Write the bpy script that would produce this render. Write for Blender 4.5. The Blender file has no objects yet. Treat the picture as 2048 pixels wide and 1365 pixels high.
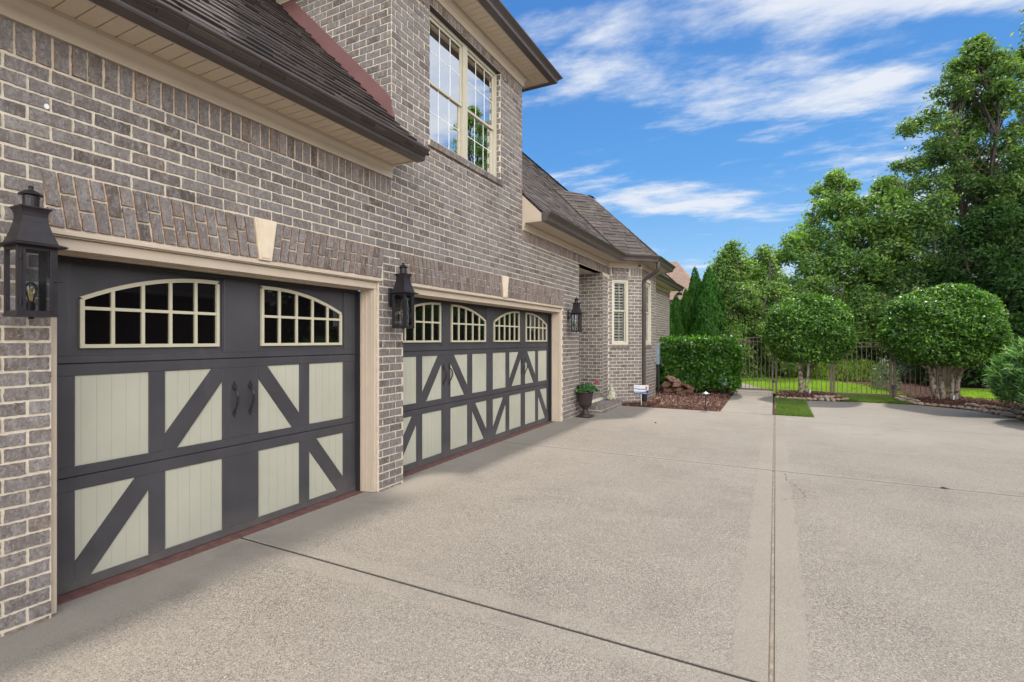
import bpy, math, random
import numpy as np
from mathutils import Vector, Matrix
R = math.radians
scene = bpy.context.scene
COL = scene.collection
rnd = random.Random(7)

# ---------------------------------------------------------------- camera
H = 1.58
F_PX = 1015.0
cam = bpy.data.cameras.new('camera')
cam.sensor_width = 36.0
cam.lens = F_PX / 2048 * 36
cam.shift_y = -2.5 / 2048
cam.clip_end = 2000
cam.clip_start = 0.05
camo = bpy.data.objects.new('camera', cam)
COL.objects.link(camo)
camo.location = (0, 0, H)
camo.rotation_euler = (R(90), 0, math.atan2(527, F_PX))
scene.camera = camo

# ---------------------------------------------------------------- light
SUN_EL, SUN_AZ = 57.0, 1.0            # azimuth from +Y towards +X (negative: towards the house)
sun = bpy.data.lights.new('sun', 'SUN')
sun.energy = 2.1
sun.angle = R(3.5)
sun.color = (1.0, 0.93, 0.82)
suno = bpy.data.objects.new('sun', sun)
COL.objects.link(suno)
sd = Vector((math.sin(R(SUN_AZ)) * math.cos(R(SUN_EL)), math.cos(R(SUN_AZ)) * math.cos(R(SUN_EL)), math.sin(R(SUN_EL))))
suno.rotation_euler = sd.to_track_quat('Z', 'Y').to_euler()
suno.location = sd * 60

scene.view_settings.view_transform = 'Standard'
scene.view_settings.look = 'None'
scene.view_settings.exposure = 1.06
scene.view_settings.gamma = 1.0

# ---------------------------------------------------------------- world
world = bpy.data.worlds.new('World')
scene.world = world
world.use_nodes = True
nt = world.node_tree
nt.nodes.clear()
W = nt.nodes.new
L = nt.links.new
out = W('ShaderNodeOutputWorld')
bg = W('ShaderNodeBackground')
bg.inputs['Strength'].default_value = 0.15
L(bg.outputs[0], out.inputs['Surface'])
sky = W('ShaderNodeTexSky')
sky.sky_type = 'NISHITA'
sky.sun_disc = False
sky.sun_elevation = R(SUN_EL)
sky.sun_rotation = R(SUN_AZ)
sky.air_density = 1.0
sky.dust_density = 0.6
sky.ozone_density = 2.5
hsv = W('ShaderNodeHueSaturation')
hsv.inputs['Hue'].default_value = 0.505
hsv.inputs['Saturation'].default_value = 1.32
hsv.inputs['Value'].default_value = 0.9
L(sky.outputs[0], hsv.inputs['Color'])
tc = W('ShaderNodeTexCoord')
sep = W('ShaderNodeSeparateXYZ')
L(tc.outputs['Generated'], sep.inputs[0])


def wmath(op, a, b=None, clamp=False):
    n = W('ShaderNodeMath'); n.operation = op; n.use_clamp = clamp
    for i, v in enumerate((a, b)):
        if v is None: continue
        if isinstance(v, (int, float)): n.inputs[i].default_value = v
        else: L(v, n.inputs[i])
    return n.outputs[0]


den = wmath('ADD', wmath('MAXIMUM', sep.outputs[2], 0.0), 0.10)
cx = wmath('DIVIDE', sep.outputs[0], den)
cy = wmath('DIVIDE', sep.outputs[1], den)
comb = W('ShaderNodeCombineXYZ')
L(cx, comb.inputs[0]); L(cy, comb.inputs[1])
mp = W('ShaderNodeMapping')
mp.inputs['Rotation'].default_value = (0, 0, R(-29))
mp.inputs['Scale'].default_value = (0.78, 1.45, 1)
mp.inputs['Location'].default_value = (12.1, 8.8, 0)
L(comb.outputs[0], mp.inputs[0])
n1 = W('ShaderNodeTexNoise'); n1.inputs['Scale'].default_value = 0.72; n1.inputs['Detail'].default_value = 9
n1.inputs['Roughness'].default_value = 0.6; n1.inputs['Distortion'].default_value = 0.45
L(mp.outputs[0], n1.inputs['Vector'])
n2 = W('ShaderNodeTexNoise'); n2.inputs['Scale'].default_value = 3.4; n2.inputs['Detail'].default_value = 8
n2.inputs['Roughness'].default_value = 0.62
L(mp.outputs[0], n2.inputs['Vector'])
# more cloud added on the unseen side behind the camera, as fill light
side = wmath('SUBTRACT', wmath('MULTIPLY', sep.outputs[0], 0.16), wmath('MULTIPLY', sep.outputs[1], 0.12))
base = wmath('ADD', wmath('ADD', n1.outputs[0], wmath('SUBTRACT', wmath('MULTIPLY', n2.outputs[0], 0.42), 0.07)), side)
# three broad cloud banks at their places in the sky, edges broken up by the noise
m2 = W('ShaderNodeMapping'); m2.inputs['Rotation'].default_value = (0, 0, R(-27.44)); L(comb.outputs[0], m2.inputs[0])
s2 = W('ShaderNodeSeparateXYZ'); L(m2.outputs[0], s2.inputs[0])
banks = None
for (a0, b0, wa, wb, k) in ((0.74, 1.63, 0.95, 0.20, 0.11), (0.80, 2.70, 0.75, 0.36, 0.20), (1.15, 1.12, 0.50, 0.17, 0.17), (0.25, 1.0, 0.45, 0.42, -0.10), (0.25, 1.36, 0.3, 0.10, 0.05), (1.1, 3.9, 1.6, 0.4, 0.12), (1.6, 0.35, 1.3, 0.62, 0.34)):  # last bank is out of view, added to brighten the dormer window's reflection
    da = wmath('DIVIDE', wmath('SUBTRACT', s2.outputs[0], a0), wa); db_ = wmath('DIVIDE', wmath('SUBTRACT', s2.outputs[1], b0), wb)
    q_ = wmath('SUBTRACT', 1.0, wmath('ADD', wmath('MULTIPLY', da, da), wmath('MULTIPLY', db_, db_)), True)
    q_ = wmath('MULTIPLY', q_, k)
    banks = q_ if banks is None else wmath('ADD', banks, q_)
base = wmath('ADD', wmath('SUBTRACT', base, 0.035), banks)
ramp = W('ShaderNodeValToRGB')
ramp.color_ramp.interpolation = 'EASE'
ramp.color_ramp.elements[0].position = 0.50
ramp.color_ramp.elements[0].color = (0, 0, 0, 1)
ramp.color_ramp.elements[1].position = 0.70
ramp.color_ramp.elements[1].color = (1, 1, 1, 1)
L(base, ramp.inputs[0])
mask = wmath('MULTIPLY', ramp.outputs[0], wmath('ADD', wmath('MULTIPLY', n2.outputs[0], 0.9), 0.42), True)
mask = wmath('MINIMUM', mask, 0.95)
mixc = W('ShaderNodeMix'); mixc.data_type = 'RGBA'
L(mask, mixc.inputs['Factor'])
gr = W('ShaderNodeValToRGB')
gr.color_ramp.elements[0].position = 0.0; gr.color_ramp.elements[0].color = (1.9, 2.4, 2.95, 1)
gr.color_ramp.elements[1].position = 0.55; gr.color_ramp.elements[1].color = (0.17, 0.70, 1.9, 1)
e_ = gr.color_ramp.elements.new(0.16); e_.color = (0.78, 1.62, 2.7, 1)
e_ = gr.color_ramp.elements.new(0.30); e_.color = (0.34, 1.10, 2.4, 1)
L(sep.outputs[2], gr.inputs[0])
mg = W('ShaderNodeMix'); mg.data_type = 'RGBA'; mg.inputs['Factor'].default_value = 0.93
L(hsv.outputs[0], mg.inputs['A']); L(gr.outputs[0], mg.inputs['B'])
L(mg.outputs['Result'], mixc.inputs['A'])
cl = W('ShaderNodeMix'); cl.data_type = 'RGBA'        # unseen clouds behind the camera brightened as added fill for the shaded facade
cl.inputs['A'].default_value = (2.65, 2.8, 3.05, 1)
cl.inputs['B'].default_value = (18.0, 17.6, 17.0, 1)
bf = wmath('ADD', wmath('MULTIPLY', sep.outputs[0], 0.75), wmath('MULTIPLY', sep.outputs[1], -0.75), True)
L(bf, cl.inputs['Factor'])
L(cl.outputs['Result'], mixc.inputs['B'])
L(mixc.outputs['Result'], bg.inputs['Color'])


# ================================================================ helpers
def srgb(r, g, b):
    f = lambda c: (c / 255) / 12.92 if c / 255 <= 0.04045 else ((c / 255 + 0.055) / 1.055) ** 2.4
    return (f(r), f(g), f(b))


class NT:
    """small node builder"""
    def __init__(s, name, rough=0.6, spec=0.5, metal=0.0):
        s.m = bpy.data.materials.new(name); s.m.use_nodes = True
        s.t = s.m.node_tree; s.t.nodes.clear()
        s.out = s.n('ShaderNodeOutputMaterial'); s.b = s.n('ShaderNodeBsdfPrincipled')
        s.b.inputs['Roughness'].default_value = rough
        s.b.inputs['Specular IOR Level'].default_value = spec
        s.b.inputs['Metallic'].default_value = metal
        s.l(s.b.outputs[0], s.out.inputs[0])
        s._tc = None

    def n(s, k): return s.t.nodes.new(k)
    def l(s, a, b): s.t.links.new(a, b)

    def tc(s, k='Object'):
        if s._tc is None: s._tc = s.n('ShaderNodeTexCoord')
        return s._tc.outputs[k]

    def pos(s):
        g = s.n('ShaderNodeNewGeometry'); return g.outputs['Position']

    def noise(s, scale, detail=4, rough=0.55, vec=None, stretch=None, dist=0.0):
        v = vec or s.tc()
        if stretch:
            mm = s.n('ShaderNodeMapping'); mm.inputs['Scale'].default_value = stretch; s.l(v, mm.inputs[0]); v = mm.outputs[0]
        x = s.n('ShaderNodeTexNoise'); x.inputs['Scale'].default_value = scale; x.inputs['Detail'].default_value = detail
        x.inputs['Roughness'].default_value = rough; x.inputs['Distortion'].default_value = dist
        s.l(v, x.inputs['Vector']); return x.outputs[0]

    def vor(s, scale, feature='F1', vec=None):
        x = s.n('ShaderNodeTexVoronoi'); x.feature = feature; x.inputs['Scale'].default_value = scale
        s.l(vec or s.tc(), x.inputs['Vector']); return x

    def rand(s):
        g = s.n('ShaderNodeNewGeometry'); return g.outputs['Random Per Island']

    def ramp(s, fac, stops, interp='LINEAR'):
        r = s.n('ShaderNodeValToRGB'); r.color_ramp.interpolation = interp
        e = r.color_ramp.elements
        while len(e) < len(stops): e.new(0.5)
        for i, (p, c) in enumerate(stops):
            e[i].position = p
            c = (c, c, c) if isinstance(c, (int, float)) else c
            e[i].color = (*c, 1)
        s.l(fac, r.inputs[0]); return r.outputs[0]

    def mix(s, f, a, b, blend='MIX'):
        x = s.n('ShaderNodeMix'); x.data_type = 'RGBA'; x.blend_type = blend
        for k, v in (('Factor', f), ('A', a), ('B', b)):
            if isinstance(v, (int, float)): x.inputs[k].default_value = v if k == 'Factor' else (v, v, v, 1)
            elif isinstance(v, tuple): x.inputs[k].default_value = (*v, 1)
            else: s.l(v, x.inputs[k])
        return x.outputs['Result']

    def math(s, op, a, b=None, clamp=False):
        n = s.n('ShaderNodeMath'); n.operation = op; n.use_clamp = clamp
        for i, v in enumerate((a, b)):
            if v is None: continue
            if isinstance(v, (int, float)): n.inputs[i].default_value = v
            else: s.l(v, n.inputs[i])
        return n.outputs[0]

    def col(s, c):
        if isinstance(c, tuple): s.b.inputs['Base Color'].default_value = (*c, 1)
        else: s.l(c, s.b.inputs['Base Color'])

    def rough(s, r): s.l(r, s.b.inputs['Roughness'])

    def bump(s, h, strength=0.3, dist=0.01):
        x = s.n('ShaderNodeBump'); x.inputs['Strength'].default_value = strength; x.inputs['Distance'].default_value = dist
        s.l(h, x.inputs['Height']); s.l(x.outputs[0], s.b.inputs['Normal']); return x

    def sepxyz(s, v):
        x = s.n('ShaderNodeSeparateXYZ'); s.l(v, x.inputs[0]); return x.outputs


def simple(name, c, rough=0.5, spec=0.5, metal=0.0, var=0.12, scale=9.0, bump=0.0, bscale=80, bdist=0.002, stretch=None):
    t = NT(name, rough, spec, metal)
    f = t.noise(scale, 5, 0.6, stretch=stretch)
    lo = tuple(x * (1 - var) for x in c); hi = tuple(min(1, x * (1 + var)) for x in c)
    t.col(t.ramp(f, [(0.3, lo), (0.7, hi)]))
    if bump: t.bump(t.noise(bscale, 3), bump, bdist)
    return t.m


ORG = {}


def origin(o): return ORG.get(o.name, Vector((0, 0, 0)))


class MB:
    def __init__(s): s.v = []; s.f = []

    def add(s, vs, fs):
        k = len(s.v); s.v += [tuple(v) for v in vs]; s.f += [tuple(i + k for i in f) for f in fs]

    def box(s, x0, x1, y0, y1, z0, z1):
        s.add([(x0, y0, z0), (x1, y0, z0), (x1, y1, z0), (x0, y1, z0), (x0, y0, z1), (x1, y0, z1), (x1, y1, z1), (x0, y1, z1)],
              [(0, 3, 2, 1), (4, 5, 6, 7), (0, 1, 5, 4), (1, 2, 6, 5), (2, 3, 7, 6), (3, 0, 4, 7)])

    def bbox(s, x0, x1, y0, y1, z0, z1, b=0.003):
        """box with chamfered vertical/horizontal edges on the +X and -Y sides kept simple: an 8+8 ring loft"""
        if x1 < x0: x0, x1 = x1, x0
        p = [(x0, y0 + b), (x0 + b, y0), (x1 - b, y0), (x1, y0 + b), (x1, y1 - b), (x1 - b, y1), (x0 + b, y1), (x0, y1 - b)]
        cxm, cym = (x0 + x1) / 2, (y0 + y1) / 2
        def sh(q): return (q[0] + (b if q[0] < cxm else -b), q[1] + (b if q[1] < cym else -b))
        rings = [[(*sh(q), z0) for q in p], [(*q, z0 + b) for q in p], [(*q, z1 - b) for q in p], [(*sh(q), z1) for q in p]]
        s.loft(rings, True, True)

    def loft(s, rings, cap0=False, cap1=False, close=True):
        k = len(s.v); n = len(rings[0])
        for r in rings: s.v += [tuple(q) for q in r]
        for i in range(len(rings) - 1):
            for j in range(n if close else n - 1):
                a = k + i * n + j; b = k + i * n + (j + 1) % n
                s.f.append((a, b, b + n, a + n))
        if cap0: s.f.append(tuple(k + j for j in reversed(range(n))))
        if cap1: s.f.append(tuple(k + (len(rings) - 1) * n + j for j in range(n)))

    def prism(s, poly, fn, d0, d1):
        """poly 2D list, fn(a,b,d)->xyz"""
        n = len(poly)
        s.add([fn(a, b, d0) for a, b in poly] + [fn(a, b, d1) for a, b in poly],
              [tuple(reversed(range(n))), tuple(range(n, 2 * n))] + [(i, (i + 1) % n, n + (i + 1) % n, n + i) for i in range(n)])

    def tube(s, pts, rad, n=8, caps=True, sx=1.0):
        pts = [Vector(p) for p in pts]
        if not isinstance(rad, (list, tuple)): rad = [rad] * len(pts)
        rings = []; up = None
        for i, p in enumerate(pts):
            d = (pts[min(i + 1, len(pts) - 1)] - pts[max(i - 1, 0)]).normalized()
            if up is None:
                up = Vector((0, 0, 1)) if abs(d.z) < 0.9 else Vector((1, 0, 0))
            a = d.cross(up).normalized(); b = a.cross(d).normalized(); up = b
            rings.append([p + (a * math.cos(t) * sx + b * math.sin(t)) * rad[i] for t in (2 * math.pi * j / n for j in range(n))])
        s.loft(rings, caps, caps)

    def lathe(s, prof, c, n=20, square=0):
        rings = []
        for r, z in prof:
            if square: rings.append([(c[0] + sx * r, c[1] + sy * r, c[2] + z) for sx, sy in ((-1, -1), (1, -1), (1, 1), (-1, 1))])
            else: rings.append([(c[0] + r * math.cos(2 * math.pi * j / n), c[1] + r * math.sin(2 * math.pi * j / n), c[2] + z) for j in range(n)])
        s.loft(rings, True, True)

    def build(s, name, mat, parent=None, smooth=False, label=None):
        me = bpy.data.meshes.new(name)
        o3 = origin(parent) if parent else Vector((0, 0, 0))
        me.from_pydata([(x - o3.x, y - o3.y, z - o3.z) for x, y, z in s.v], [], s.f)
        me.materials.append(mat)
        me.update()
        if smooth:
            me.polygons.foreach_set('use_smooth', [True] * len(me.polygons))
        o = bpy.data.objects.new(name, me); COL.objects.link(o)
        if parent:
            o.parent = parent; ORG[o.name] = o3
        if label: o['label'] = label
        return o


def tag(o, label=None, cat=None, group=None, kind=None):
    if label: o['label'] = label
    if cat: o['category'] = cat
    if group: o['group'] = group
    if kind: o['kind'] = kind
    return o


def thing(name, loc, label, cat, group=None):
    o = bpy.data.objects.new(name, None); COL.objects.link(o)
    o.empty_display_size = 0.2
    o.location = loc; ORG[o.name] = Vector(loc)
    return tag(o, label, cat, group)


def copy_tree(src, loc, label=None, rotz=None, scale=None):
    r = src.copy(); COL.objects.link(r); r.location = loc
    if rotz is not None: r.rotation_euler = (0, 0, rotz)
    if scale is not None: r.scale = scale
    if label: r['label'] = label
    for ch in src.children:
        c = ch.copy(); COL.objects.link(c); c.parent = r
        for g in ch.children:
            d = g.copy(); COL.objects.link(d); d.parent = c
    return r


def xyz(x, y, z): return (x, y, z)


def fyz(a, b, d): return (d, a, b)          # polygon in (Y,Z), depth X


# ================================================================ materials
def brick_mat(name, c1, c2, c3):
    t = NT(name, 0.66, 0.45)
    r = t.rand()
    base = t.ramp(r, [(0.0, c1), (0.22, c2), (0.5, c3), (0.72, c2), (0.86, tuple(x * .72 for x in c1)), (0.95, (0.19, 0.145, 0.115)), (1.0, (0.24, 0.21, 0.19))])
    w = t.noise(24, 7, 0.7, stretch=(1, 1, 0.4))       # vertical drag marks
    light = t.mix(t.ramp(w, [(0.46, 0.0), (0.70, 0.6)]), base, (0.33, 0.315, 0.315))
    w2 = t.noise(75, 5, 0.7, stretch=(1, 1, 0.45), dist=0.8)
    light = t.mix(t.ramp(w2, [(0.52, 0.0), (0.68, 0.55)]), light, (0.42, 0.405, 0.40))
    s = t.noise(60, 6, 0.75)
    dark = t.mix(t.ramp(s, [(0.34, 0.75), (0.5, 0.0)]), light, (0.05, 0.042, 0.042))
    tone = t.ramp(t.noise(0.9, 4, 0.6), [(0.3, 0.84), (0.7, 1.14)])
    dark = t.mix(1.0, dark, tone, 'MULTIPLY')
    sm = t.noise(7, 5, 0.7)
    fin = t.mix(t.ramp(sm, [(0.6, 0.0), (0.72, 0.35)]), dark, (0.50, 0.44, 0.37))
    t.col(fin)
    h = t.math('ADD', t.noise(50, 6, 0.65), t.math('MULTIPLY', w2, 0.8))
    t.bump(h, 0.8, 0.006)
    return t.m


M = {}
M['brick'] = brick_mat('grey_brown_brick', (0.11, 0.083, 0.072), (0.205, 0.178, 0.17), (0.155, 0.124, 0.11))
t = NT('mortar', 0.9, 0.2)
nn = t.noise(22, 6, 0.65)
c = t.ramp(nn, [(0.3, (0.50, 0.43, 0.335)), (0.65, (0.66, 0.585, 0.475))])
c = t.mix(t.ramp(t.noise(3, 4), [(0.45, 0.0), (0.75, 0.4)]), c, (0.62, 0.57, 0.5))
t.col(c); t.bump(t.noise(120, 4, 0.7), 0.6, 0.004); M['mortar'] = t.m
t = NT('rowlock_core', 0.8, 0.3)
t.col(t.ramp(t.noise(30, 4), [(0.35, (0.20, 0.095, 0.055)), (0.65, (0.32, 0.19, 0.12))])); M['brickedge'] = t.m

M['trim'] = simple('beige_trim_paint', (0.50, 0.415, 0.33), 0.42, var=0.05, scale=4, bump=0.12, bscale=60, bdist=0.001)
M['soffit'] = simple('tan_vinyl_soffit', (0.60, 0.50, 0.385), 0.5, var=0.04, bump=0.05)
M['gutter'] = simple('dark_brown_gutter', (0.075, 0.058, 0.056), 0.3, 0.6, var=0.12, scale=5)
M['flash'] = simple('red_brown_flashing', (0.17, 0.08, 0.075), 0.5, var=0.15, scale=3)
M['steel'] = simple('dark_steel_lintel', (0.035, 0.028, 0.03), 0.55)
M['winframe'] = simple('tan_window_frame', (0.47, 0.43, 0.34), 0.4, var=0.04)
M['bayframe'] = simple('cream_window_frame', (0.56, 0.52, 0.43), 0.4, var=0.04)
M['keystone'] = simple('cast_stone', (0.66, 0.55, 0.42), 0.8, var=0.07, scale=14, bump=0.3, bscale=90)
# charcoal door paint with faint wear
t = NT('charcoal_door_paint', 0.46, 0.5)
nn = t.noise(2.2, 6, 0.6)
c = t.ramp(nn, [(0.3, (0.040, 0.038, 0.044)), (0.7, (0.062, 0.059, 0.068))])
c = t.mix(t.ramp(t.noise(9, 5, 0.6, stretch=(1, 1, 0.15)), [(0.58, 0.0), (0.8, 0.35)]), c, (0.10, 0.095, 0.10))
z_ = t.sepxyz(t.pos())[2]
dust = t.math('MULTIPLY', t.ramp(z_, [(0.0, 0.55), (0.22, 0.0)]), t.noise(7, 5, 0.7, vec=t.pos()))
c = t.mix(dust, c, (0.23, 0.205, 0.175))
t.col(c); t.bump(t.noise(90, 4, 0.6, stretch=(1, 1, 0.12)), 0.12, 0.001); M['door'] = t.m
t = NT('sage_door_panel_paint', 0.5, 0.4)
c = t.ramp(t.noise(1.5, 5, 0.6), [(0.3, (0.385, 0.38, 0.31)), (0.7, (0.455, 0.445, 0.365))])
c = t.mix(t.ramp(t.noise(14, 4, 0.6, stretch=(1, 1, 0.1)), [(0.6, 0.0), (0.85, 0.25)]), c, (0.37, 0.35, 0.27))
t.col(c); M['panel'] = t.m
M['dframe'] = simple('cream_window_grille', (0.50, 0.465, 0.345), 0.45, var=0.05)
t = NT('dark_garage_glass', 0.03, 0.5); t.col((0.004, 0.0035, 0.004)); M['dglass'] = t.m
M['black'] = simple('black_iron', (0.018, 0.015, 0.018), 0.42, 0.5, var=0.3, scale=30, bump=0.1)
M['bronze'] = simple('aged_bronze', (0.017, 0.013, 0.017), 0.42, 0.4, 0.0, var=0.35, scale=12, bump=0.15, bscale=50)
M['rubber'] = simple('black_weatherstrip', (0.012, 0.011, 0.012), 0.7)
M['threshold'] = simple('red_painted_threshold', (0.13, 0.06, 0.052), 0.8, var=0.35, scale=14, bump=0.3)
M['urn'] = simple('dark_brown_urn', (0.032, 0.018, 0.02), 0.45, var=0.25, scale=20, bump=0.2)


def glass(name, tint=(1, 1, 1), rough=0.0, refl=1.0):
    m = bpy.data.materials.new(name); m.use_nodes = True; t = m.node_tree; t.nodes.clear()
    o = t.nodes.new('ShaderNodeOutputMaterial'); mx = t.nodes.new('ShaderNodeMixShader')
    tr = t.nodes.new('ShaderNodeBsdfTransparent'); gl = t.nodes.new('ShaderNodeBsdfGlossy'); fr = t.nodes.new('ShaderNodeFresnel')
    fr.inputs[0].default_value = 1.55; gl.inputs['Roughness'].default_value = rough; tr.inputs[0].default_value = (*tint, 1)
    k = t.nodes.new('ShaderNodeMath'); k.operation = 'MULTIPLY'; k.inputs[1].default_value = refl; k.use_clamp = True
    t.links.new(fr.outputs[0], k.inputs[0]); t.links.new(k.outputs[0], mx.inputs[0])
    t.links.new(tr.outputs[0], mx.inputs[1]); t.links.new(gl.outputs[0], mx.inputs[2]); t.links.new(mx.outputs[0], o.inputs[0])
    return m


M['pane'] = glass('clear_window_glass', (0.7, 0.75, 0.78), 0.0, 14.0)
M['bpane'] = glass('bay_window_glass', (0.85, 0.88, 0.88), 0.0, 2.0)
M['lglass'] = glass('lantern_glass', (0.78, 0.83, 0.86), 0.06, 3.5)
M['bulb'] = glass('bulb_glass', (0.92, 0.9, 0.8), 0.0, 2.5)
M['blind'] = simple('white_blind', (0.72, 0.74, 0.76), 0.6, var=0.03)
M['shutter'] = simple('plantation_shutter', (0.62, 0.6, 0.54), 0.5, var=0.03)
M['room'] = simple('dark_room', (0.03, 0.03, 0.032), 0.9)

# roof shingles
t = NT('weathered_roof_shingle', 0.85, 0.25)
c = t.ramp(t.rand(), [(0.0, (0.022, 0.016, 0.016)), (0.5, (0.042, 0.032, 0.030)), (1.0, (0.075, 0.056, 0.047))])
c = t.mix(t.ramp(t.noise(260, 2), [(0.4, 0.0), (0.65, 0.5)]), c, (0.095, 0.08, 0.072))
t.col(c); t.bump(t.noise(300, 2), 0.5, 0.004); M['shingle'] = t.m
t = NT('neighbour_roof_shingle', 0.9, 0.2)
bt = t.n('ShaderNodeTexBrick'); bt.inputs['Scale'].default_value = 2.2; bt.inputs['Mortar Size'].default_value = 0.02
bt.inputs['Color1'].default_value = (0.22, 0.145, 0.11, 1); bt.inputs['Color2'].default_value = (0.30, 0.205, 0.155, 1); bt.inputs['Mortar'].default_value = (0.12, 0.08, 0.06, 1)
t.l(t.tc(), bt.inputs[0]); t.col(bt.outputs[0]); M['nroof'] = t.m


# concrete with exposed aggregate
def concrete(name, bands=True):
    t = NT(name, 0.85, 0.25)
    p = t.pos(); x, y, z = t.sepxyz(p)
    big = t.noise(0.55, 5, 0.6, vec=p); mid = t.noise(3.0, 5, 0.65, vec=p)
    c = t.ramp(big, [(0.3, (0.232, 0.208, 0.175)), (0.7, (0.285, 0.257, 0.217))])
    c = t.mix(t.ramp(mid, [(0.35, 0.30), (0.65, 0.0)]), c, (0.235, 0.205, 0.178))
    # greyer strip close to the garage doors
    gx = t.math('ADD', x, t.math('MULTIPLY', mid, 1.4))
    c = t.mix(t.ramp(t.math('ADD', gx, 3.4), [(0.0, 0.3), (0.9, 0.0)]), c, (0.27, 0.25, 0.235))
    # sparse grit and old drip spots
    sp = t.vor(3.1, vec=p); c = t.mix(t.ramp(sp.outputs['Distance'], [(0.012, 0.7), (0.03, 0.0)]), c, (0.06, 0.045, 0.035))
    sp = t.vor(0.9, vec=p); c = t.mix(t.ramp(t.math('ADD', sp.outputs['Distance'], t.math('MULTIPLY', t.noise(9, 4, vec=p), 0.10)), [(0.07, 0.28), (0.15, 0.0)]), c, (0.13, 0.10, 0.08))
    st = t.noise(1.3, 6, 0.65, vec=p, dist=0.6)
    c = t.mix(t.ramp(st, [(0.53, 0.0), (0.72, 0.5)]), c, (0.175, 0.152, 0.132))
    st2 = t.noise(6.0, 5, 0.7, vec=p, stretch=(0.35, 1.2, 1))
    c = t.mix(t.ramp(st2, [(0.55, 0.0), (0.75, 0.22)]), c, (0.43, 0.38, 0.32))
    if bands:
        wob = t.math('MULTIPLY', t.math('SUBTRACT', t.noise(5, 4, 0.6, vec=p), 0.5), 0.12)
        def band(v, centre, half, soft=0.03):
            d = t.math('ABSOLUTE', t.math('SUBTRACT', v, centre))
            return t.ramp(t.math('ADD', t.math('SUBTRACT', d, half), wob), [(0.0, 1.0), (soft, 0.0)])
        b = t.math('MULTIPLY', band(x, -0.02, 0.165), 0.72)
        for cyv, hw in ((2.60, .15), (6.90, .07)):
            b = t.math('MAXIMUM', b, t.math('MULTIPLY', band(y, cyv, hw), 0.5))
        b = t.math('MAXIMUM', b, t.math('MULTIPLY', band(x, -4.2, 0.80, 0.35), 0.8))
        far = t.ramp(t.math('MULTIPLY', y, 0.05), [(0.36, 0.0), (0.52, 0.75)])
        b = t.math('MAXIMUM', b, far)
        patch = t.ramp(t.noise(0.8, 4, 0.6, vec=p), [(0.45, 0.32), (0.62, 0.0)])
        b = t.math('MAXIMUM', b, patch)
        agg = t.math('SUBTRACT', 1.0, b)
        c = t.mix(t.math('MULTIPLY', t.math('MAXIMUM', band(x, -0.02, 0.165), 0.0), 0.35), c, (0.225, 0.196, 0.16))
    else:
        agg = None
    v = t.vor(95, vec=p)
    pit = t.ramp(v.outputs['Distance'], [(0.25, 1.0), (0.50, 0.0)])
    sel = t.ramp(v.outputs['Color'], [(0.42, 1.0), (0.6, 0.0)])
    f = t.math('MULTIPLY', pit, sel)
    n3 = t.ramp(t.noise(80, 3, 0.7, vec=p, stretch=(1, 1, 1), dist=1.5), [(0.40, 1.0), (0.48, 0.0)])
    f = t.math('MAXIMUM', f, n3)
    f = t.math('MULTIPLY', f, agg if agg is not None else 0.25)
    c = t.mix(t.math('MULTIPLY', f, 0.78), c, (0.065, 0.045, 0.042))
    w = t.ramp(t.noise(95, 2, 0.6, vec=p), [(0.62, 0.0), (0.68, 0.7)])
    w = t.math('MULTIPLY', w, agg if agg is not None else 0.2)
    c = t.mix(w, c, (0.66, 0.6, 0.52))
    t.col(c)
    h = t.math('ADD', t.math('MULTIPLY', f, -1.0), t.math('MULTIPLY', t.noise(180, 3, vec=p), 0.25))
    t.bump(h, 0.6, 0.005)
    return t.m


M['concrete'] = concrete('exposed_aggregate_concrete')
M['path'] = concrete('broom_finished_concrete', False)
M['jointfill'] = simple('weathered_joint_strip', (0.19, 0.155, 0.12), 0.8, var=0.4, scale=18, bump=0.3)
M['jointdark'] = simple('open_joint', (0.022, 0.017, 0.014), 0.9, var=0.4, scale=20)
M['redwood'] = M['jointfill']
t = NT('bark_mulch', 0.9, 0.15)
p = t.pos()
t.col(t.ramp(t.noise(38, 5, 0.7, vec=p), [(0.3, (0.035, 0.016, 0.012)), (0.55, (0.10, 0.048, 0.034)), (0.75, (0.2, 0.11, 0.08))]))
t.bump(t.noise(60, 4, 0.7, vec=p), 1.0, 0.03); M['mulch'] = t.m
t = NT('bark_chip', 0.85, 0.2)
t.col(t.ramp(t.rand(), [(0.0, (0.05, 0.022, 0.016)), (0.45, (0.13, 0.06, 0.045)), (0.8, (0.23, 0.13, 0.10)), (1.0, (0.46, 0.34, 0.27))])); M['chip'] = t.m
t = NT('sunlit_lawn_soil_and_grass', 0.9, 0.2)
p = t.pos()
t.col(t.ramp(t.noise(14, 6, 0.7, vec=p), [(0.3, (0.17, 0.27, 0.035)), (0.7, (0.33, 0.44, 0.07))]))  # sunlight on the back lawn is put into this base colour
t.bump(t.noise(70, 4, 0.7, vec=p), 0.8, 0.03); M['lawn'] = t.m
t = NT('far_ground', 0.9, 0.2)
t.col(t.ramp(t.noise(0.3, 5, 0.7, vec=t.pos()), [(0.3, (0.04, 0.075, 0.02)), (0.7, (0.075, 0.12, 0.03))])); M['ground'] = t.m


t = NT('short_turf', 0.9, 0.2)
p = t.pos()
t.col(t.ramp(t.noise(30, 6, 0.75, vec=p), [(0.3, (0.035, 0.085, 0.010)), (0.7, (0.10, 0.19, 0.028))]))
t.bump(t.noise(70, 4, 0.7, vec=p), 0.8, 0.03); M['turf'] = t.m


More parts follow.
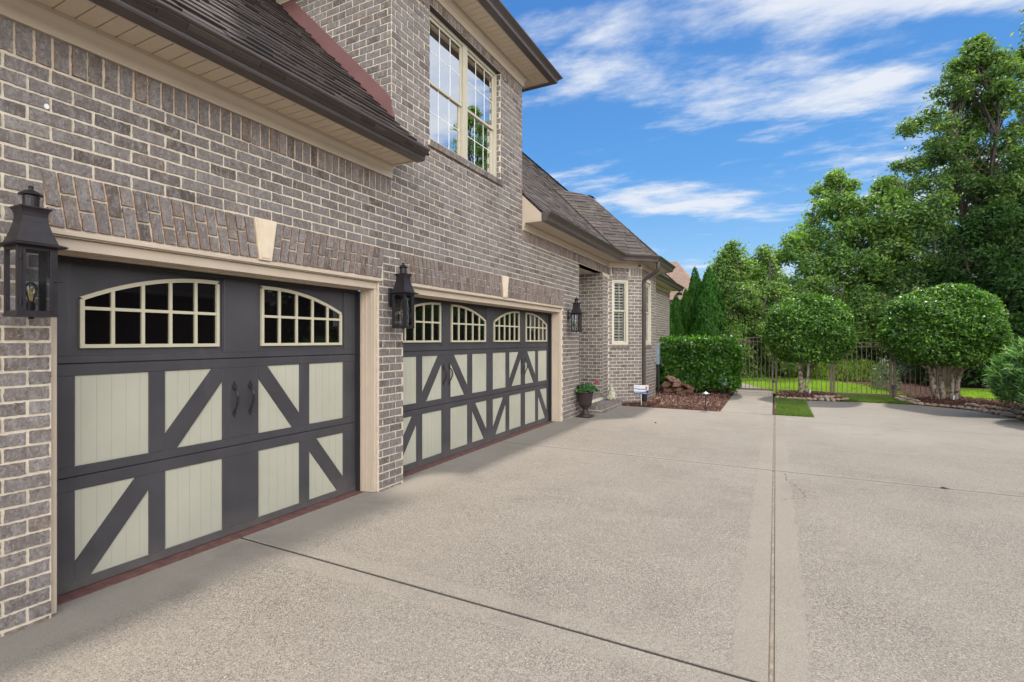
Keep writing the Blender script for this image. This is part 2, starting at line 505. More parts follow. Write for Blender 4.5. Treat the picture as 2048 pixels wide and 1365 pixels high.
def leaf_mat(name, stops, rough=0.42, trans=0.3, clump=0.5, tint=(1.0, 1.15, 0.35), tboost=1.5, spec=0.5):
    t = NT(name, rough, spec)
    c = t.ramp(t.rand(), stops)
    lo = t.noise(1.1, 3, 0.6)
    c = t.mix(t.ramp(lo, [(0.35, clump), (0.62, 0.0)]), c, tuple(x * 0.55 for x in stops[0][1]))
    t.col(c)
    tr = t.n('ShaderNodeBsdfTranslucent'); mx = t.n('ShaderNodeMixShader'); mx.inputs[0].default_value = trans
    c2 = t.mix(1.0, c, tuple(x * tboost for x in tint), 'MULTIPLY')
    t.l(c2, tr.inputs[0]); t.l(t.b.outputs[0], mx.inputs[1]); t.l(tr.outputs[0], mx.inputs[2]); t.l(mx.outputs[0], t.out.inputs[0])
    return t.m


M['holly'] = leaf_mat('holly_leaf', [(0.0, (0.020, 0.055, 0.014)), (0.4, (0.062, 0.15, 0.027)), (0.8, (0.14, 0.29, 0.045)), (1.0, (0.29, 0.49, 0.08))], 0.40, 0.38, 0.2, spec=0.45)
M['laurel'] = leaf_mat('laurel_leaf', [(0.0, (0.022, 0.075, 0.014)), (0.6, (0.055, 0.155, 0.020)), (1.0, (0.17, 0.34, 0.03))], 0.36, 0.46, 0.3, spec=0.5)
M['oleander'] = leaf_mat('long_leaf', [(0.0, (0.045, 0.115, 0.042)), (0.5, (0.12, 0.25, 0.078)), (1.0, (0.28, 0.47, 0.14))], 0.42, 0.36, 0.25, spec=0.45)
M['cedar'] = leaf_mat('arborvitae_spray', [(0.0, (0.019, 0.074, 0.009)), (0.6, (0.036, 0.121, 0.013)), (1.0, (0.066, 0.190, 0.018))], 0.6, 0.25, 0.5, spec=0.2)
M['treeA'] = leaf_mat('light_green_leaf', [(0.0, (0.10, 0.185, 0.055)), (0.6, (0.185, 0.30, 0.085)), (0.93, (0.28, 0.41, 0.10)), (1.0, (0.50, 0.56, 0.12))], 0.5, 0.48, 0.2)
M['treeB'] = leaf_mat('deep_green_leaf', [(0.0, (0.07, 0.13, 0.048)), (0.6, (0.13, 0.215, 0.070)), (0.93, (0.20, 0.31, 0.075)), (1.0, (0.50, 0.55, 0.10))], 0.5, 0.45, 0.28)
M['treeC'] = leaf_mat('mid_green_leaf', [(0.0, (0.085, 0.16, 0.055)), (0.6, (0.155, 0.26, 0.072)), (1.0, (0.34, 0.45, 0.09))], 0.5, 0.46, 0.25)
M['grey'] = leaf_mat('silvery_leaf', [(0.0, (0.12, 0.17, 0.11)), (1.0, (0.30, 0.36, 0.24))], 0.5, 0.3, 0.3)
M['lime'] = leaf_mat('lime_leaf', [(0.0, (0.14, 0.23, 0.03)), (0.6, (0.27, 0.40, 0.045)), (1.0, (0.46, 0.55, 0.07))], 0.5, 0.45, 0.2)
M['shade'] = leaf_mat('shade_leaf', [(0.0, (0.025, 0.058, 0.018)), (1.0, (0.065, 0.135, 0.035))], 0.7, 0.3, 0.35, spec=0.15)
M['blade'] = leaf_mat('grass_blade', [(0.0, (0.06, 0.12, 0.018)), (0.6, (0.13, 0.22, 0.035)), (0.9, (0.22, 0.32, 0.06)), (1.0, (0.34, 0.34, 0.13))], 0.5, 0.35, 0.35, tboost=1.2)
M['sunblade'] = leaf_mat('sunlit_grass_blade', [(0.0, (0.14, 0.24, 0.03)), (0.6, (0.28, 0.42, 0.05)), (1.0, (0.46, 0.56, 0.10))], 0.5, 0.45, 0.15, tboost=1.4)  # brighter copy of the grass blade, back lawn's sunlight put into the colour
M['geranium'] = leaf_mat('geranium_leaf', [(0.0, (0.02, 0.075, 0.02)), (1.0, (0.06, 0.17, 0.035))], 0.5, 0.25, 0.2)
M['redpetal'] = simple('red_petal', (0.55, 0.01, 0.03), 0.5)
M['bark'] = simple('dark_bark', (0.085, 0.065, 0.052), 0.9, var=0.4, scale=6, bump=0.8, bscale=30, bdist=0.02)
t = NT('pale_holly_bark', 0.85, 0.2)
c = t.ramp(t.noise(5, 5, 0.6, stretch=(1, 1, 0.5)), [(0.3, (0.22, 0.17, 0.13)), (0.6, (0.46, 0.41, 0.34))])
c = t.mix(t.ramp(t.noise(11, 4, 0.7), [(0.50, 0.0), (0.58, 0.9)]), c, (0.075, 0.04, 0.025))
t.col(c); t.bump(t.noise(25, 4), 0.5, 0.01); M['palebark'] = t.m
M['fence'] = simple('bronze_fence_paint', (0.165, 0.118, 0.084), 0.45, var=0.12)
M['darkfence'] = simple('shade_painted_wood_fence', (0.014, 0.010, 0.009), 0.9, 0.05, var=0.3, scale=5, bump=0.3)  # tree shade over the board fence put into the wood colour
t = NT('river_stone', 0.75, 0.3)
oi = t.n('ShaderNodeObjectInfo')
c = t.ramp(oi.outputs['Random'], [(0.0, (0.30, 0.25, 0.19)), (0.35, (0.42, 0.30, 0.20)), (0.7, (0.36, 0.31, 0.26)), (1.0, (0.36, 0.20, 0.12))])
c = t.mix(t.ramp(t.noise(9, 5, 0.65), [(0.4, 0.5), (0.65, 0.0)]), c, (0.16, 0.12, 0.09))
t.col(c); t.bump(t.noise(25, 5), 0.5, 0.01); M['stone'] = t.m
t = NT('weathered_log', 0.85, 0.2)
oi = t.n('ShaderNodeObjectInfo')
c = t.ramp(oi.outputs['Random'], [(0.0, (0.12, 0.06, 0.04)), (0.5, (0.22, 0.13, 0.09)), (1.0, (0.30, 0.20, 0.14))])
c = t.mix(t.ramp(t.noise(14, 5, 0.7), [(0.42, 0.7), (0.62, 0.0)]), c, (0.05, 0.025, 0.018))
c = t.mix(t.ramp(t.noise(6, 4, 0.7), [(0.6, 0.0), (0.75, 0.5)]), c, (0.45, 0.34, 0.25))
t.col(c); t.bump(t.noise(20, 6, 0.7), 1.0, 0.03); M['log'] = t.m
t = NT('weathered_cast_stone', 0.85, 0.2)
c = t.ramp(t.noise(14, 5, 0.6), [(0.3, (0.2, 0.2, 0.14)), (0.5, (0.42, 0.4, 0.31)), (0.7, (0.6, 0.56, 0.46))])
t.col(c); t.bump(t.noise(40, 4), 0.5, 0.006); M['statue'] = t.m
M['meter'] = simple('blue_grey_meter_paint', (0.22, 0.28, 0.34), 0.4, 0.5, 0.2)
M['white'] = simple('white_plastic', (0.78, 0.8, 0.82), 0.35, var=0.02)
M['blue'] = simple('navy_print', (0.015, 0.03, 0.22), 0.4, var=0.03)
M['orange'] = simple('peach_print', (0.75, 0.42, 0.30), 0.4, var=0.05)
M['pewter'] = simple('pewter_metal', (0.30, 0.31, 0.34), 0.35, 0.5, 0.7)

# ================================================================ house shell
FX = -3.65
house = thing('brick_house', (-3.65, 4.0, 0), 'grey-brown brick house with three-car garage, brown gutters and dormer storey', 'house')


def wall_cells(u0, u1, z0, z1, holes):
    us = sorted({u0, u1, *[h[0] for h in holes], *[h[1] for h in holes]}); zs = sorted({z0, z1, *[h[2] for h in holes], *[h[3] for h in holes]})
    us = [u for u in us if u0 - 1e-6 <= u <= u1 + 1e-6]; zs = [z for z in zs if z0 - 1e-6 <= z <= z1 + 1e-6]
    for a, b in zip(us, us[1:]):
        for c, d in zip(zs, zs[1:]):
            mu, mz = (a + b) / 2, (c + d) / 2
            if not any(h[0] < mu < h[1] and h[2] < mz < h[3] for h in holes): yield a, b, c, d


def wall(mb, org, ud, nd, u0, u1, z0, z1, holes=(), depth=0.24):
    """mortar body: front cells and the returns round each hole"""
    org, ud, nd = Vector(org), Vector(ud), Vector(nd)
    P = lambda u, z, d: org + ud * u + Vector((0, 0, z)) - nd * d
    for a, b, c, d in wall_cells(u0, u1, z0, z1, holes):
        mb.add([P(a, c, 0), P(b, c, 0), P(b, d, 0), P(a, d, 0)], [(0, 1, 2, 3)])
    for a, b, c, d in list(holes):
        for (p, q) in (((a, c), (a, d)), ((a, d), (b, d)), ((b, d), (b, c)), ((b, c), (a, c))):
            mb.add([P(*p, 0), P(*q, 0), P(*q, depth), P(*p, depth)], [(0, 1, 2, 3)])


CH, BL, JT = 0.0813, 0.203, 0.0125
EDGE = MB()


def one_brick(mb, P, poly, near, rr, prot=0.0045, edge=None):
    """poly: list of (u,z) corner points, counter-clockwise; rough-edged slab standing proud of the mortar"""
    n = len(poly); pts = []
    for i in range(n):
        a, b = poly[i], poly[(i + 1) % n]
        ln = math.hypot(b[0] - a[0], b[1] - a[1])
        k = max(1, int(ln / (0.013 if near else 0.05)))
        bow = rr.gauss(0, .0012)
        for j in range(k):
            f = j / k; q = bow * math.sin(math.pi * f)
            pts.append((a[0] + (b[0] - a[0]) * f - (b[1] - a[1]) / ln * q, a[1] + (b[1] - a[1]) * f + (b[0] - a[0]) / ln * q))
    cu = sum(p[0] for p in pts) / len(pts); cz = sum(p[1] for p in pts) / len(pts)
    jit = 0.0011
    o = []; inn = []
    tilt = (rr.uniform(-1, 1) * 0.010, rr.uniform(-1, 1) * 0.02)
    for (u, z) in pts:
        u += rr.gauss(0, jit); z += rr.gauss(0, jit)
        o.append(P(u, z, 0.001))
        du, dz = cu - u, cz - z; l = math.hypot(du, dz) + 1e-9
        iu, iz = u + du / l * 0.0022, z + dz / l * 0.0022
        inn.append(P(iu, iz, -(prot + (iu - cu) * tilt[0] + (iz - cz) * tilt[1] + rr.uniform(-0.0005, 0.0005))))
    m = len(pts); k = len(mb.v)
    if edge is None:
        mb.v += [tuple(q) for q in o] + [tuple(q) for q in inn]
        mb.f += [(k + i, k + (i + 1) % m, k + m + (i + 1) % m, k + m + i) for i in range(m)]
        mb.f.append(tuple(k + m + i for i in range(m)))
    else:
        mb.v += [tuple(q) for q in inn]; mb.f.append(tuple(k + i for i in range(m)))
        k = len(edge.v); edge.v += [tuple(q) for q in o] + [tuple(q) for q in inn]
        edge.f += [(k + i, k + (i + 1) % m, k + m + (i + 1) % m, k + m + i) for i in range(m)]


def bricks(mb, org, ud, nd, u0, u1, z0, z1, holes=(), phase=0.0, nearfn=None, rr=None, zoff=0.0):
    org, ud, nd = Vector(org), Vector(ud), Vector(nd)
    rr = rr or random.Random(int(u0 * 100) + int(z0 * 77) + 3)
    P = lambda u, z, d: org + ud * u + Vector((0, 0, z)) - nd * d
    i0 = int(math.floor((z0 - zoff) / CH)) - 1; i1 = int(math.ceil((z1 - zoff) / CH)) + 1
    for i in range(i0, i1):
        za, zb = zoff + i * CH + JT / 2, zoff + (i + 1) * CH - JT / 2
        za, zb = max(za, z0 + JT / 3), min(zb, z1 - JT / 3)
        if zb - za < 0.010: continue
        off = phase + (BL / 2 if i % 2 else 0)
        j0 = int(math.floor((u0 - off) / BL)) - 1; j1 = int(math.ceil((u1 - off) / BL)) + 1
        mid = (za + zb) / 2
        free = [(u0, u1, za, zb)]
        for h in holes:
            nf = []
            for a, b, p, q in free:
                if h[1] <= a or h[0] >= b or h[2] >= q or h[3] <= p: nf.append((a, b, p, q)); continue
                if h[0] > a: nf.append((a, h[0], p, q))
                if h[1] < b: nf.append((h[1], b, p, q))
                c_, d = max(a, h[0]), min(b, h[1])
                if h[2] - p > .028: nf.append((c_, d, p, h[2] - .005))
                if q - h[3] > .028: nf.append((c_, d, h[3] + .005, q))
            free = nf
        for a, b, za, zb in free:
            for j in range(j0, j1):
                ua, ub = off + j * BL + JT / 2, off + (j + 1) * BL - JT / 2
                ua2, ub2 = max(ua, a + 0.002), min(ub, b - 0.002)
                if ub2 - ua2 < 0.03: continue
                dz = rr.gauss(0, 0.0012)
                near = nearfn(ua2, mid) if nearfn else False
                one_brick(mb, P, [(ua2, za + dz), (ub2, za + dz + rr.gauss(0, .0012)), (ub2, zb + dz), (ua2, zb + dz)], near, rr, 0.0045 + rr.uniform(-.001, .0025))


# openings on the main facade (Y range, Z range)
D1 = (1.352, 4.036, -0.1, 2.20)
D2 = (4.418, 9.130, -0.1, 2.20)
PORCH = (10.073, 11.740, -0.1, 3.18)
WIN2 = (4.905, 6.660, 3.965, 5.572)
SPL = 0.055
ARCHZ = (2.222, 2.541)
ARCH1 = (1.352 - 0.012, 4.036 + 0.03)
ARCH2 = (4.418 - 0.02, 9.130 + 0.02)
SOLD1 = (3.118, 3.300)
SOLD2 = (3.175, 3.360)
mb = MB()
O = (FX, 0, 0); UY = (0, 1, 0); NX = (1, 0, 0)
wall(mb, O, UY, NX, -1.2, 12.145, -0.05, 3.5, [D1, D2, PORCH], 0.2)
wall(mb, O, UY, NX, 4.23, 7.38, 3.5, 5.72, [WIN2], 0.09)
wall(mb, (0, 4.23, 0), (-1, 0, 0), (0, -1, 0), 3.65, 8.5, 3.3, 5.9)                  # dormer side
wall(mb, O, UY, NX, 15.14, 20.29, -0.05, 3.42)                                       # far wall
wall(mb, (-3.65, 12.145, 0), (.7071, .7071, 0), (.7071, -.7071, 0), 0, 0.938, -0.05, 3.42, [(0.11, 0.57, 1.46, 3.07)], 0.1)
wall(mb, (-2.987, 0, 0), UY, NX, 12.808, 14.48, -0.05, 3.42, [(13.2, 13.9, 1.46, 3.07)], 0.1)
wall(mb, (-2.987, 14.48, 0), (-.7071, .7071, 0), (.7071, .7071, 0), 0, 0.938, -0.05, 3.42)
wall(mb, (0, 7.38, 0), (-1, 0, 0), (0, 1, 0), 3.65, 8.5, 3.3, 5.9)                   # dormer back
wall(mb, (0, 11.740, 0), (-1, 0, 0), (0, -1, 0), 3.85, 5.0, -0.05, 3.18)              # porch right cheek
wall(mb, (0, 10.073, 0), (1, 0, 0), (0, 1, 0), -5.0, -3.85, -0.05, 3.18)              # porch left cheek
wall(mb, (-5.0, 0, 0), UY, NX, 10.073, 11.74, -0.05, 3.18)
wall(mb, (0, 20.29, 0), (-1, 0, 0), (0, 1, 0), 3.65, 12, -0.05, 3.42)
wall(mb, (0, -1.2, 0), (-1, 0, 0), (0, -1, 0), 3.65, 12, -0.05, 3.42)
mb.box(-5.0, -3.68, 10.073, 11.74, 3.18, 3.24)
mb.build('mortar_wall', M['mortar'], house)

near = lambda u, z: u < 5.2
Z4 = lambda a: (a[0], a[1], ARCHZ[0] - 0.03, ARCHZ[1] + 0.003)
mb = MB()
mb2 = MB()
# main facade running bond, holes for door/porch openings, arches and soldier courses
bricks(mb, O, UY, NX, -0.2, 12.14, 0.0, SOLD1[0], [(D1[0], D1[1], -1, ARCHZ[0]), (D2[0], D2[1], -1, ARCHZ[0]), (PORCH[0], PORCH[1], -1, 3.2),
       (ARCH1[0] - .02, ARCH1[1] + .03, ARCHZ[0] - .02, ARCHZ[1] + .004), (ARCH2[0] - .02, ARCH2[1] + .03, ARCHZ[0] - .02, ARCHZ[1] + .004)], 0.03, near, None, .0247)
bricks(mb, O, UY, NX, 4.23, 7.38, SOLD1[0] + .0, 5.50, [(WIN2[0], WIN2[1], 3.885, 6)], 0.03, near, None, .0247)
bricks(mb, O, UY, NX, 7.38, 10.07, SOLD1[0], SOLD2[0], [], 0.03, near, None, .0247)
bricks(mb, (0, 4.23, 0), (-1, 0, 0), (0, -1, 0), 3.652, 7.5, 3.75, 5.9, [], 0.05, near, None, .0247)
bricks(mb, O, UY, NX, 15.14, 20.28, 0.0, 3.18, [], 0.0)
bricks(mb, (-3.65, 12.145, 0), (.7071, .7071, 0), (.7071, -.7071, 0), 0.004, 0.934, 0.0, 3.16, [(0.11, 0.57, 1.385, 3.2)], 0.03)
bricks(mb, (-2.987, 0, 0), UY, NX, 12.812, 14.476, 0.0, 3.16, [(13.2, 13.9, 1.385, 3.2)], 0.03)
bricks(mb, (0, 11.740, 0), (-1, 0, 0), (0, -1, 0), 3.652, 4.99, 0.2, 3.17, [], 0.05)
bricks(mb, (-5.0, 0, 0), UY, NX, 10.08, 11.73, 0.2, 3.17)
bricks(mb, (0, 10.073, 0), (1, 0, 0), (0, 1, 0), -4.99, -3.66, 0.2, 3.17)


def soldiers(mb, org, ud, nd, u0, u1, z0, z1, w=0.0813, nearfn=None, splay=None, seed=1):
    """upright bricks; splay = (centre, amount at the ends)"""
    org, ud, nd = Vector(org), Vector(ud), Vector(nd); rr = random.Random(seed)
    P = lambda u, z, d: org + ud * u + Vector((0, 0, z)) - nd * d
    n = max(1, round((u1 - u0) / w)); w = (u1 - u0) / n
    for i in range(n):
        a, b = u0 + i * w + JT / 2, u0 + (i + 1) * w - JT / 2
        one_brick(mb, P, [(a, z0 + .004), (b, z0 + .004), (b, z1 - .004 + rr.gauss(0, .001)), (a, z1 - .004)], nearfn and nearfn(a, z0), rr, 0.006 + rr.choice((0, .001, .003, .007)), EDGE)


soldiers(mb, O, UY, NX, -0.2, 4.226, SOLD1[0], SOLD1[1], 0.0813, near)
soldiers(mb, O, UY, NX, 7.384, 12.14, SOLD2[0] + 0.008, SOLD2[1], 0.0813, None)
soldiers(mb, O, UY, NX, 4.234, 4.90, 5.50, 5.68, 0.0813, None)
soldiers(mb, O, UY, NX, 4.90, 6.665, 5.578, 5.68, 0.0813, None)
soldiers(mb, O, UY, NX, 6.665, 7.376, 5.50, 5.68, 0.0813, None)
soldiers(mb, O, UY, NX, 15.14, 20.28, 3.18, 3.36, 0.0813, None)
soldiers(mb, (-3.65, 12.145, 0), (.7071, .7071, 0), (.7071, -.7071, 0), 0.62, 0.934, 3.165, 3.36)
soldiers(mb, (-3.65, 12.145, 0), (.7071, .7071, 0), (.7071, -.7071, 0), 0.004, 0.08, 3.165, 3.36)
soldiers(mb, (-2.987, 0, 0), UY, NX, 12.812, 14.476, 3.165, 3.36)


def jack_arch(mb, org, ud, nd, a0, a1, z0, z1, cuts, splay, nearfn=None, seed=5, w=0.0765):
    """flat arch: leaning columns of one-and-a-half bricks, alternate joints; cuts = keystone half widths (bottom, top) or None"""
    org, ud, nd = Vector(org), Vector(ud), Vector(nd); rr = random.Random(seed)
    P = lambda u, z, d: org + ud * u + Vector((0, 0, z)) - nd * d
    c = (a0 + a1) / 2
    segs = [(a0, a1, a0 - splay, a1 + splay)] if not cuts else [(a0, c - cuts[0], a0 - splay, c - cuts[1]), (c + cuts[0], a1, c + cuts[1], a1 + splay)]
    for (b0, b1, t0, t1) in segs:
        n = max(1, round((b1 - b0) / w))
        for i in range(n):
            def X(f, z):
                k = (z - z0) / (z1 - z0)
                return (b0 + (b1 - b0) * f) * (1 - k) + (t0 + (t1 - t0) * f) * k
            fa, fb = i / n, (i + 1) / n
            g = JT * 0.42
            zs = z0 + (z1 - z0) * (0.62 if i % 2 else 0.36)
            for (p, q) in ((z0 + .004, zs - JT / 2), (zs + JT / 2, z1 - .004)):
                one_brick(mb, P, [(X(fa, p) + g, p), (X(fb, p) - g, p), (X(fb, q) - g, q), (X(fa, q) + g, q)], nearfn and nearfn(X(fa, p), p), rr, 0.010 + rr.uniform(0, .006), EDGE)


jack_arch(mb, O, UY, NX, ARCH1[0], ARCH1[1], ARCHZ[0], ARCHZ[1], (0.058, 0.104), 0.045, near)
jack_arch(mb, O, UY, NX, ARCH2[0], ARCH2[1], ARCHZ[0], ARCHZ[1], (0.058, 0.104), 0.045, near, 9)
jack_arch(mb, (-3.65, 12.145, 0), (.7071, .7071, 0), (.7071, -.7071, 0), 0.12, 0.56, 3.08, 3.36, None, 0.03, None, 11)
# brick ends on the right reveal of the dormer window
bricks(mb, (0, 6.660, 0), (-1, 0, 0), (0, -1, 0), 3.652, 3.722, 3.97, 5.56, [], 0.02, None, None, .0247)
nf_ = len(mb.f); mb.add(EDGE.v, EDGE.f)
bf_ = mb.build('brick_facing', M['brick'], house)
bf_.data.materials.append(M['brickedge'])
mi_ = np.zeros(len(mb.f), dtype=np.int32); mi_[nf_:] = 1; bf_.data.polygons.foreach_set('material_index', mi_)
for yc in ((ARCH1[0] + ARCH1[1]) / 2, (ARCH2[0] + ARCH2[1]) / 2):
    k = MB(); k.prism([(yc - .054, ARCHZ[0] - .004), (yc + .054, ARCHZ[0] - .004), (yc + .100, ARCHZ[1] + .004), (yc - .100, ARCHZ[1] + .004)], fyz, FX - 0.02, FX + 0.026)
    k.prism([(yc - .042, ARCHZ[0] + .012), (yc + .042, ARCHZ[0] + .012), (yc + .086, ARCHZ[1] - .012), (yc - .086, ARCHZ[1] - .012)], fyz, FX + 0.026, FX + 0.034)
    k.build('keystone', M['keystone'], house)


# ---------------------------------------------------------------- door casings
def casing(y0, y1):
    m = MB(); xf = FX - 0.03; w = 0.037; zt = 2.105; zb = 2.195
    for (a, b, s) in ((y0 + .004, y0 + w, 1), (y1 - w, y1 - .004, -1)):
        m.bbox(xf - 0.03, xf, a, b, 0.004, zt, 0.002)
        # jamb return with a small stepped profile
        ya, yb = (b - .003, b + .012) if s > 0 else (a - .012, a + .003)
        m.box(FX - 0.19, xf - 0.031, ya, yb, 0.004, zt - 0.001)
        ya, yb = (yb, yb + .012) if s > 0 else (ya - .012, ya)
        m.box(FX - 0.19, FX - 0.12, ya, yb, 0.004, zt - 0.001)
        ya, yb = (yb, yb + .010) if s > 0 else (ya - .010, ya)
        m.box(FX - 0.19, FX - 0.155, ya, yb, 0.004, zt - 0.001)
    m.bbox(xf - 0.03, xf + .001, y0 + .004, y1 - .004, zt + .001, zb - 0.02, 0.002)
    m.box(xf - 0.03, xf + 0.026, y0 - .002, y1 + .002, zb - 0.018, zb - 0.010)
    m.box(xf - 0.03, xf + 0.044, y0 - .006, y1 + .006, zb - 0.009, zb + 0.010)
    m.box(FX - 0.19, xf - 0.031, y0 + .01, y1 - .01, zt - 0.002, zt + 0.02)
    m.box(FX - 0.19, FX - 0.13, y0 + w + .012, y1 - w - .012, zt - 0.014, zt - 0.0025)
    m.build('door_casing', M['trim'], house)
    s = MB()
    for (a, b) in ((y0 + w + .01, y0 + w + .05), (y1 - w - .05, y1 - w - .01)):
        s.box(FX - 0.235, FX - 0.192, a, b, 0.004, zt - .02)
    s.box(FX - 0.235, FX - 0.192, y0 + w + .06, y1 - w - .06, zt - 0.04, zt - .01)
    s.build('weather_strip', M['rubber'], house)
    s = MB(); s.box(FX - 0.30, FX - 0.135, y0 + w + .01, y1 - w - .01, 0.0, 0.006); s.build('threshold', M['threshold'], house)


casing(D1[0], D1[1]); casing(D2[0], D2[1])

# ---------------------------------------------------------------- garage doors
DX = -3.90        # front of the overlay


def diag(y0, y1, z0, z1, kind):
    if kind == '/':
        a = (y1 - y0)
        tri = [[(y0, z1), (y0, z0 + .20 * (z1 - z0)), (y0 + .805 * a, z1)], [(y1, z0), (y1, z0 + .822 * (z1 - z0)), (y0 + .188 * a, z0)]]
        band = [(y0, z0), (y0 + .188 * a, z0), (y1, z0 + .822 * (z1 - z0)), (y1, z1), (y0 + .805 * a, z1), (y0, z0 + .20 * (z1 - z0))]
    else:
        mir = lambda p: (y0 + y1 - p[0], p[1])
        tri, band = diag(y0, y1, z0, z1, '/')
        tri = [[mir(p) for p in reversed(q)] for q in tri]; band = [mir(p) for p in reversed(band)]
    return tri, band


def garage_door(y0, y1, cols, wins, handles, dz, label):
    d = MB()
    d.box(DX - 0.05, DX - 0.016, y0, y1, 0.008, 2.14)
    ov = MB()
    fr = DX; bk = DX - 0.0162
    rows = [(0.070 + dz, 0.636 + dz), (0.785 + dz, 1.355 + dz)]
    seams = [0.720 + dz * .5, 1.430 + dz * .5]
    ys = [y0 + .001] + [v for c_ in cols for v in c_[:2]] + [y1 - .001]
    def B(a, b, c_, e, x1=fr): ov.bbox(bk, x1, a, b, c_, e, 0.002)
    g = 0.0035
    B(y0, y1, 0.010, rows[0][0]); B(y0, y1, rows[0][1], seams[0] - g); B(y0, y1, seams[0] + g, rows[1][0]); B(y0, y1, rows[1][1], seams[1] - g)
    for k in range(0, len(ys), 2):
        for (a, b) in rows: B(ys[k], ys[k + 1], a + .0005, b - .0005)
    panels = []
    for ci, (a, b, k1, k2) in enumerate(cols):
        for (za, zb), kd in ((rows[1], k1), (rows[0], k2)):
            if kd == 'F': panels.append([[(a, za), (b, za), (b, zb), (a, zb)]])
            else:
                tri, band = diag(a, b, za, zb, kd); ov.prism(band, fyz, bk, fr - .0006); panels.append(tri)
    # top section: raised field round each window
    zt = 2.14
    B(y0, y1, seams[1] + g, 1.478 + dz)
    B(y0, y1, 2.085 + dz, zt)
    edges = [y0] + [v for w in wins for v in (w[0] - .04, w[1] + .04)] + [y1]
    for k in range(0, len(edges), 2): B(edges[k], edges[k + 1], 1.4785 + dz, 2.0845 + dz)
    for w in wins:
        a, b = w[0] - .04, w[1] + .04
        for r in ((a, b, 1.4785 + dz, 1.490 + dz), (a, b, 2.073 + dz, 2.0845 + dz)): ov.box(bk, fr - .008, *r)
        ov.box(bk, fr - .008, a, a + .011, 1.490 + dz, 2.073 + dz); ov.box(bk, fr - .008, b - .011, b, 1.490 + dz, 2.073 + dz)
    door = ov.build('garage_door', M['door'], house, label=label)
    d.build('door_slab', M['door'], door)
    for p in panels:
        m = MB()
        for poly in p:
            m.prism(poly, fyz, DX - .0158, DX - .0105)
            # bead-board: narrow raised boards cut off by the outline
            yy0 = min(q[0] for q in poly); yy1 = max(q[0] for q in poly); bw = 0.084
            full0 = math.floor(yy0 / bw) * bw
            k = 0
            cen = (sum(q[0] for q in poly) / len(poly), sum(q[1] for q in poly) / len(poly))
            inn = [(q[0] + (cen[0] - q[0]) * .028, q[1] + (cen[1] - q[1]) * .028) for q in poly]
            while full0 + k * bw < yy1:
                a, b = full0 + k * bw + .0018, full0 + (k + 1) * bw - .0018; k += 1
                c_ = clip(clip(inn, (1, 0), a), (-1, 0), -b)
                if len(c_) >= 3: m.prism(c_, fyz, DX - .0106, DX - .0086)
        m.build('door_panel', M['panel'], door)
    for (a, b, lowleft) in wins:
        z0 = 1.527 + dz
        def top(y):
            t_ = (y - a) / (b - a)
            if not lowleft: t_ = 1 - t_
            return 1.85 + dz + 0.192 * (1 - (1 - min(1, t_ / .92)) ** 2.1)
        N = 18; fw = 0.024
        outer = [(a + (b - a) * i / N, top(a + (b - a) * i / N)) for i in range(N + 1)]
        ins = [(a + fw + (b - a - 2 * fw) * i / N) for i in range(N + 1)]
        inner = [(y, top(y) - fw - .004) for y in ins]
        m = MB(); x0, x1 = DX - .0158, DX + 0.006
        for i in range(N):
            m.prism([inner[i], inner[i + 1], outer[i + 1], outer[i]], fyz, x0, x1)
        m.box(x0, x1 + .0004, a, b, z0, z0 + fw)
        m.box(x0, x1 + .0002, a, a + fw, z0 + fw, inner[0][1] + .004); m.box(x0, x1 + .0002, b - fw, b, z0 + fw, inner[-1][1] + .004)
        zm = 1.782 + dz
        for i in range(1, 5):
            y = a + (b - a) * i / 5
            m.box(x0, x1 - .003, y - .0105, y + .0105, z0 + fw, top(y) - fw)
        m.box(x0, x1 - .0036, a + fw, b - fw, zm - .0105, zm + .0105)
        m.build('window_grille', M['dframe'], door)
        gl = MB(); gp = [(a + .01, z0 + .01), (b - .01, z0 + .01)] + [(y, top(y) - .01) for y in reversed(ins)]
        gl.prism(gp, fyz, DX - .0162, DX - 0.0125)
        gl.build('window_pane', M['dglass'], door)
    for y in handles:
        m = MB(); zc = 1.095 + dz
        sp = lambda z, s: [(y - .022 * s, z), (y, z - .03 * s), (y + .022 * s, z), (y, z + .05 * s)]
        m.prism(sp(zc + .10, 1), fyz, DX - .001, DX + .006)
        m.prism([(y - .017, zc - .105), (y, zc - .145), (y + .017, zc - .105), (y, zc - .085)], fyz, DX - .001, DX + .006)
        pts = [(DX + .004, y, zc + .085), (DX + .035, y, zc + .070), (DX + .05, y, zc + .03), (DX + .046, y, zc - .02), (DX + .03, y, zc - .06), (DX + .012, y, zc - .09), (DX + .004, y, zc - .11)]
        m.tube(pts, [.007, .008, .0105, .0105, .008, .007, .006], 8)
        m.build('pull_handle', M['black'], door, smooth=False)


def clip(poly, n, d):
    """keep points with n.p >= d"""
    o = []
    for i in range(len(poly)):
        a, b = poly[i], poly[(i + 1) % len(poly)]
        da, db = n[0] * a[0] + n[1] * a[1] - d, n[0] * b[0] + n[1] * b[1] - d
        if da >= 0: o.append(a)
        if (da >= 0) != (db >= 0):
            t_ = da / (da - db); o.append((a[0] + (b[0] - a[0]) * t_, a[1] + (b[1] - a[1]) * t_))
    return o


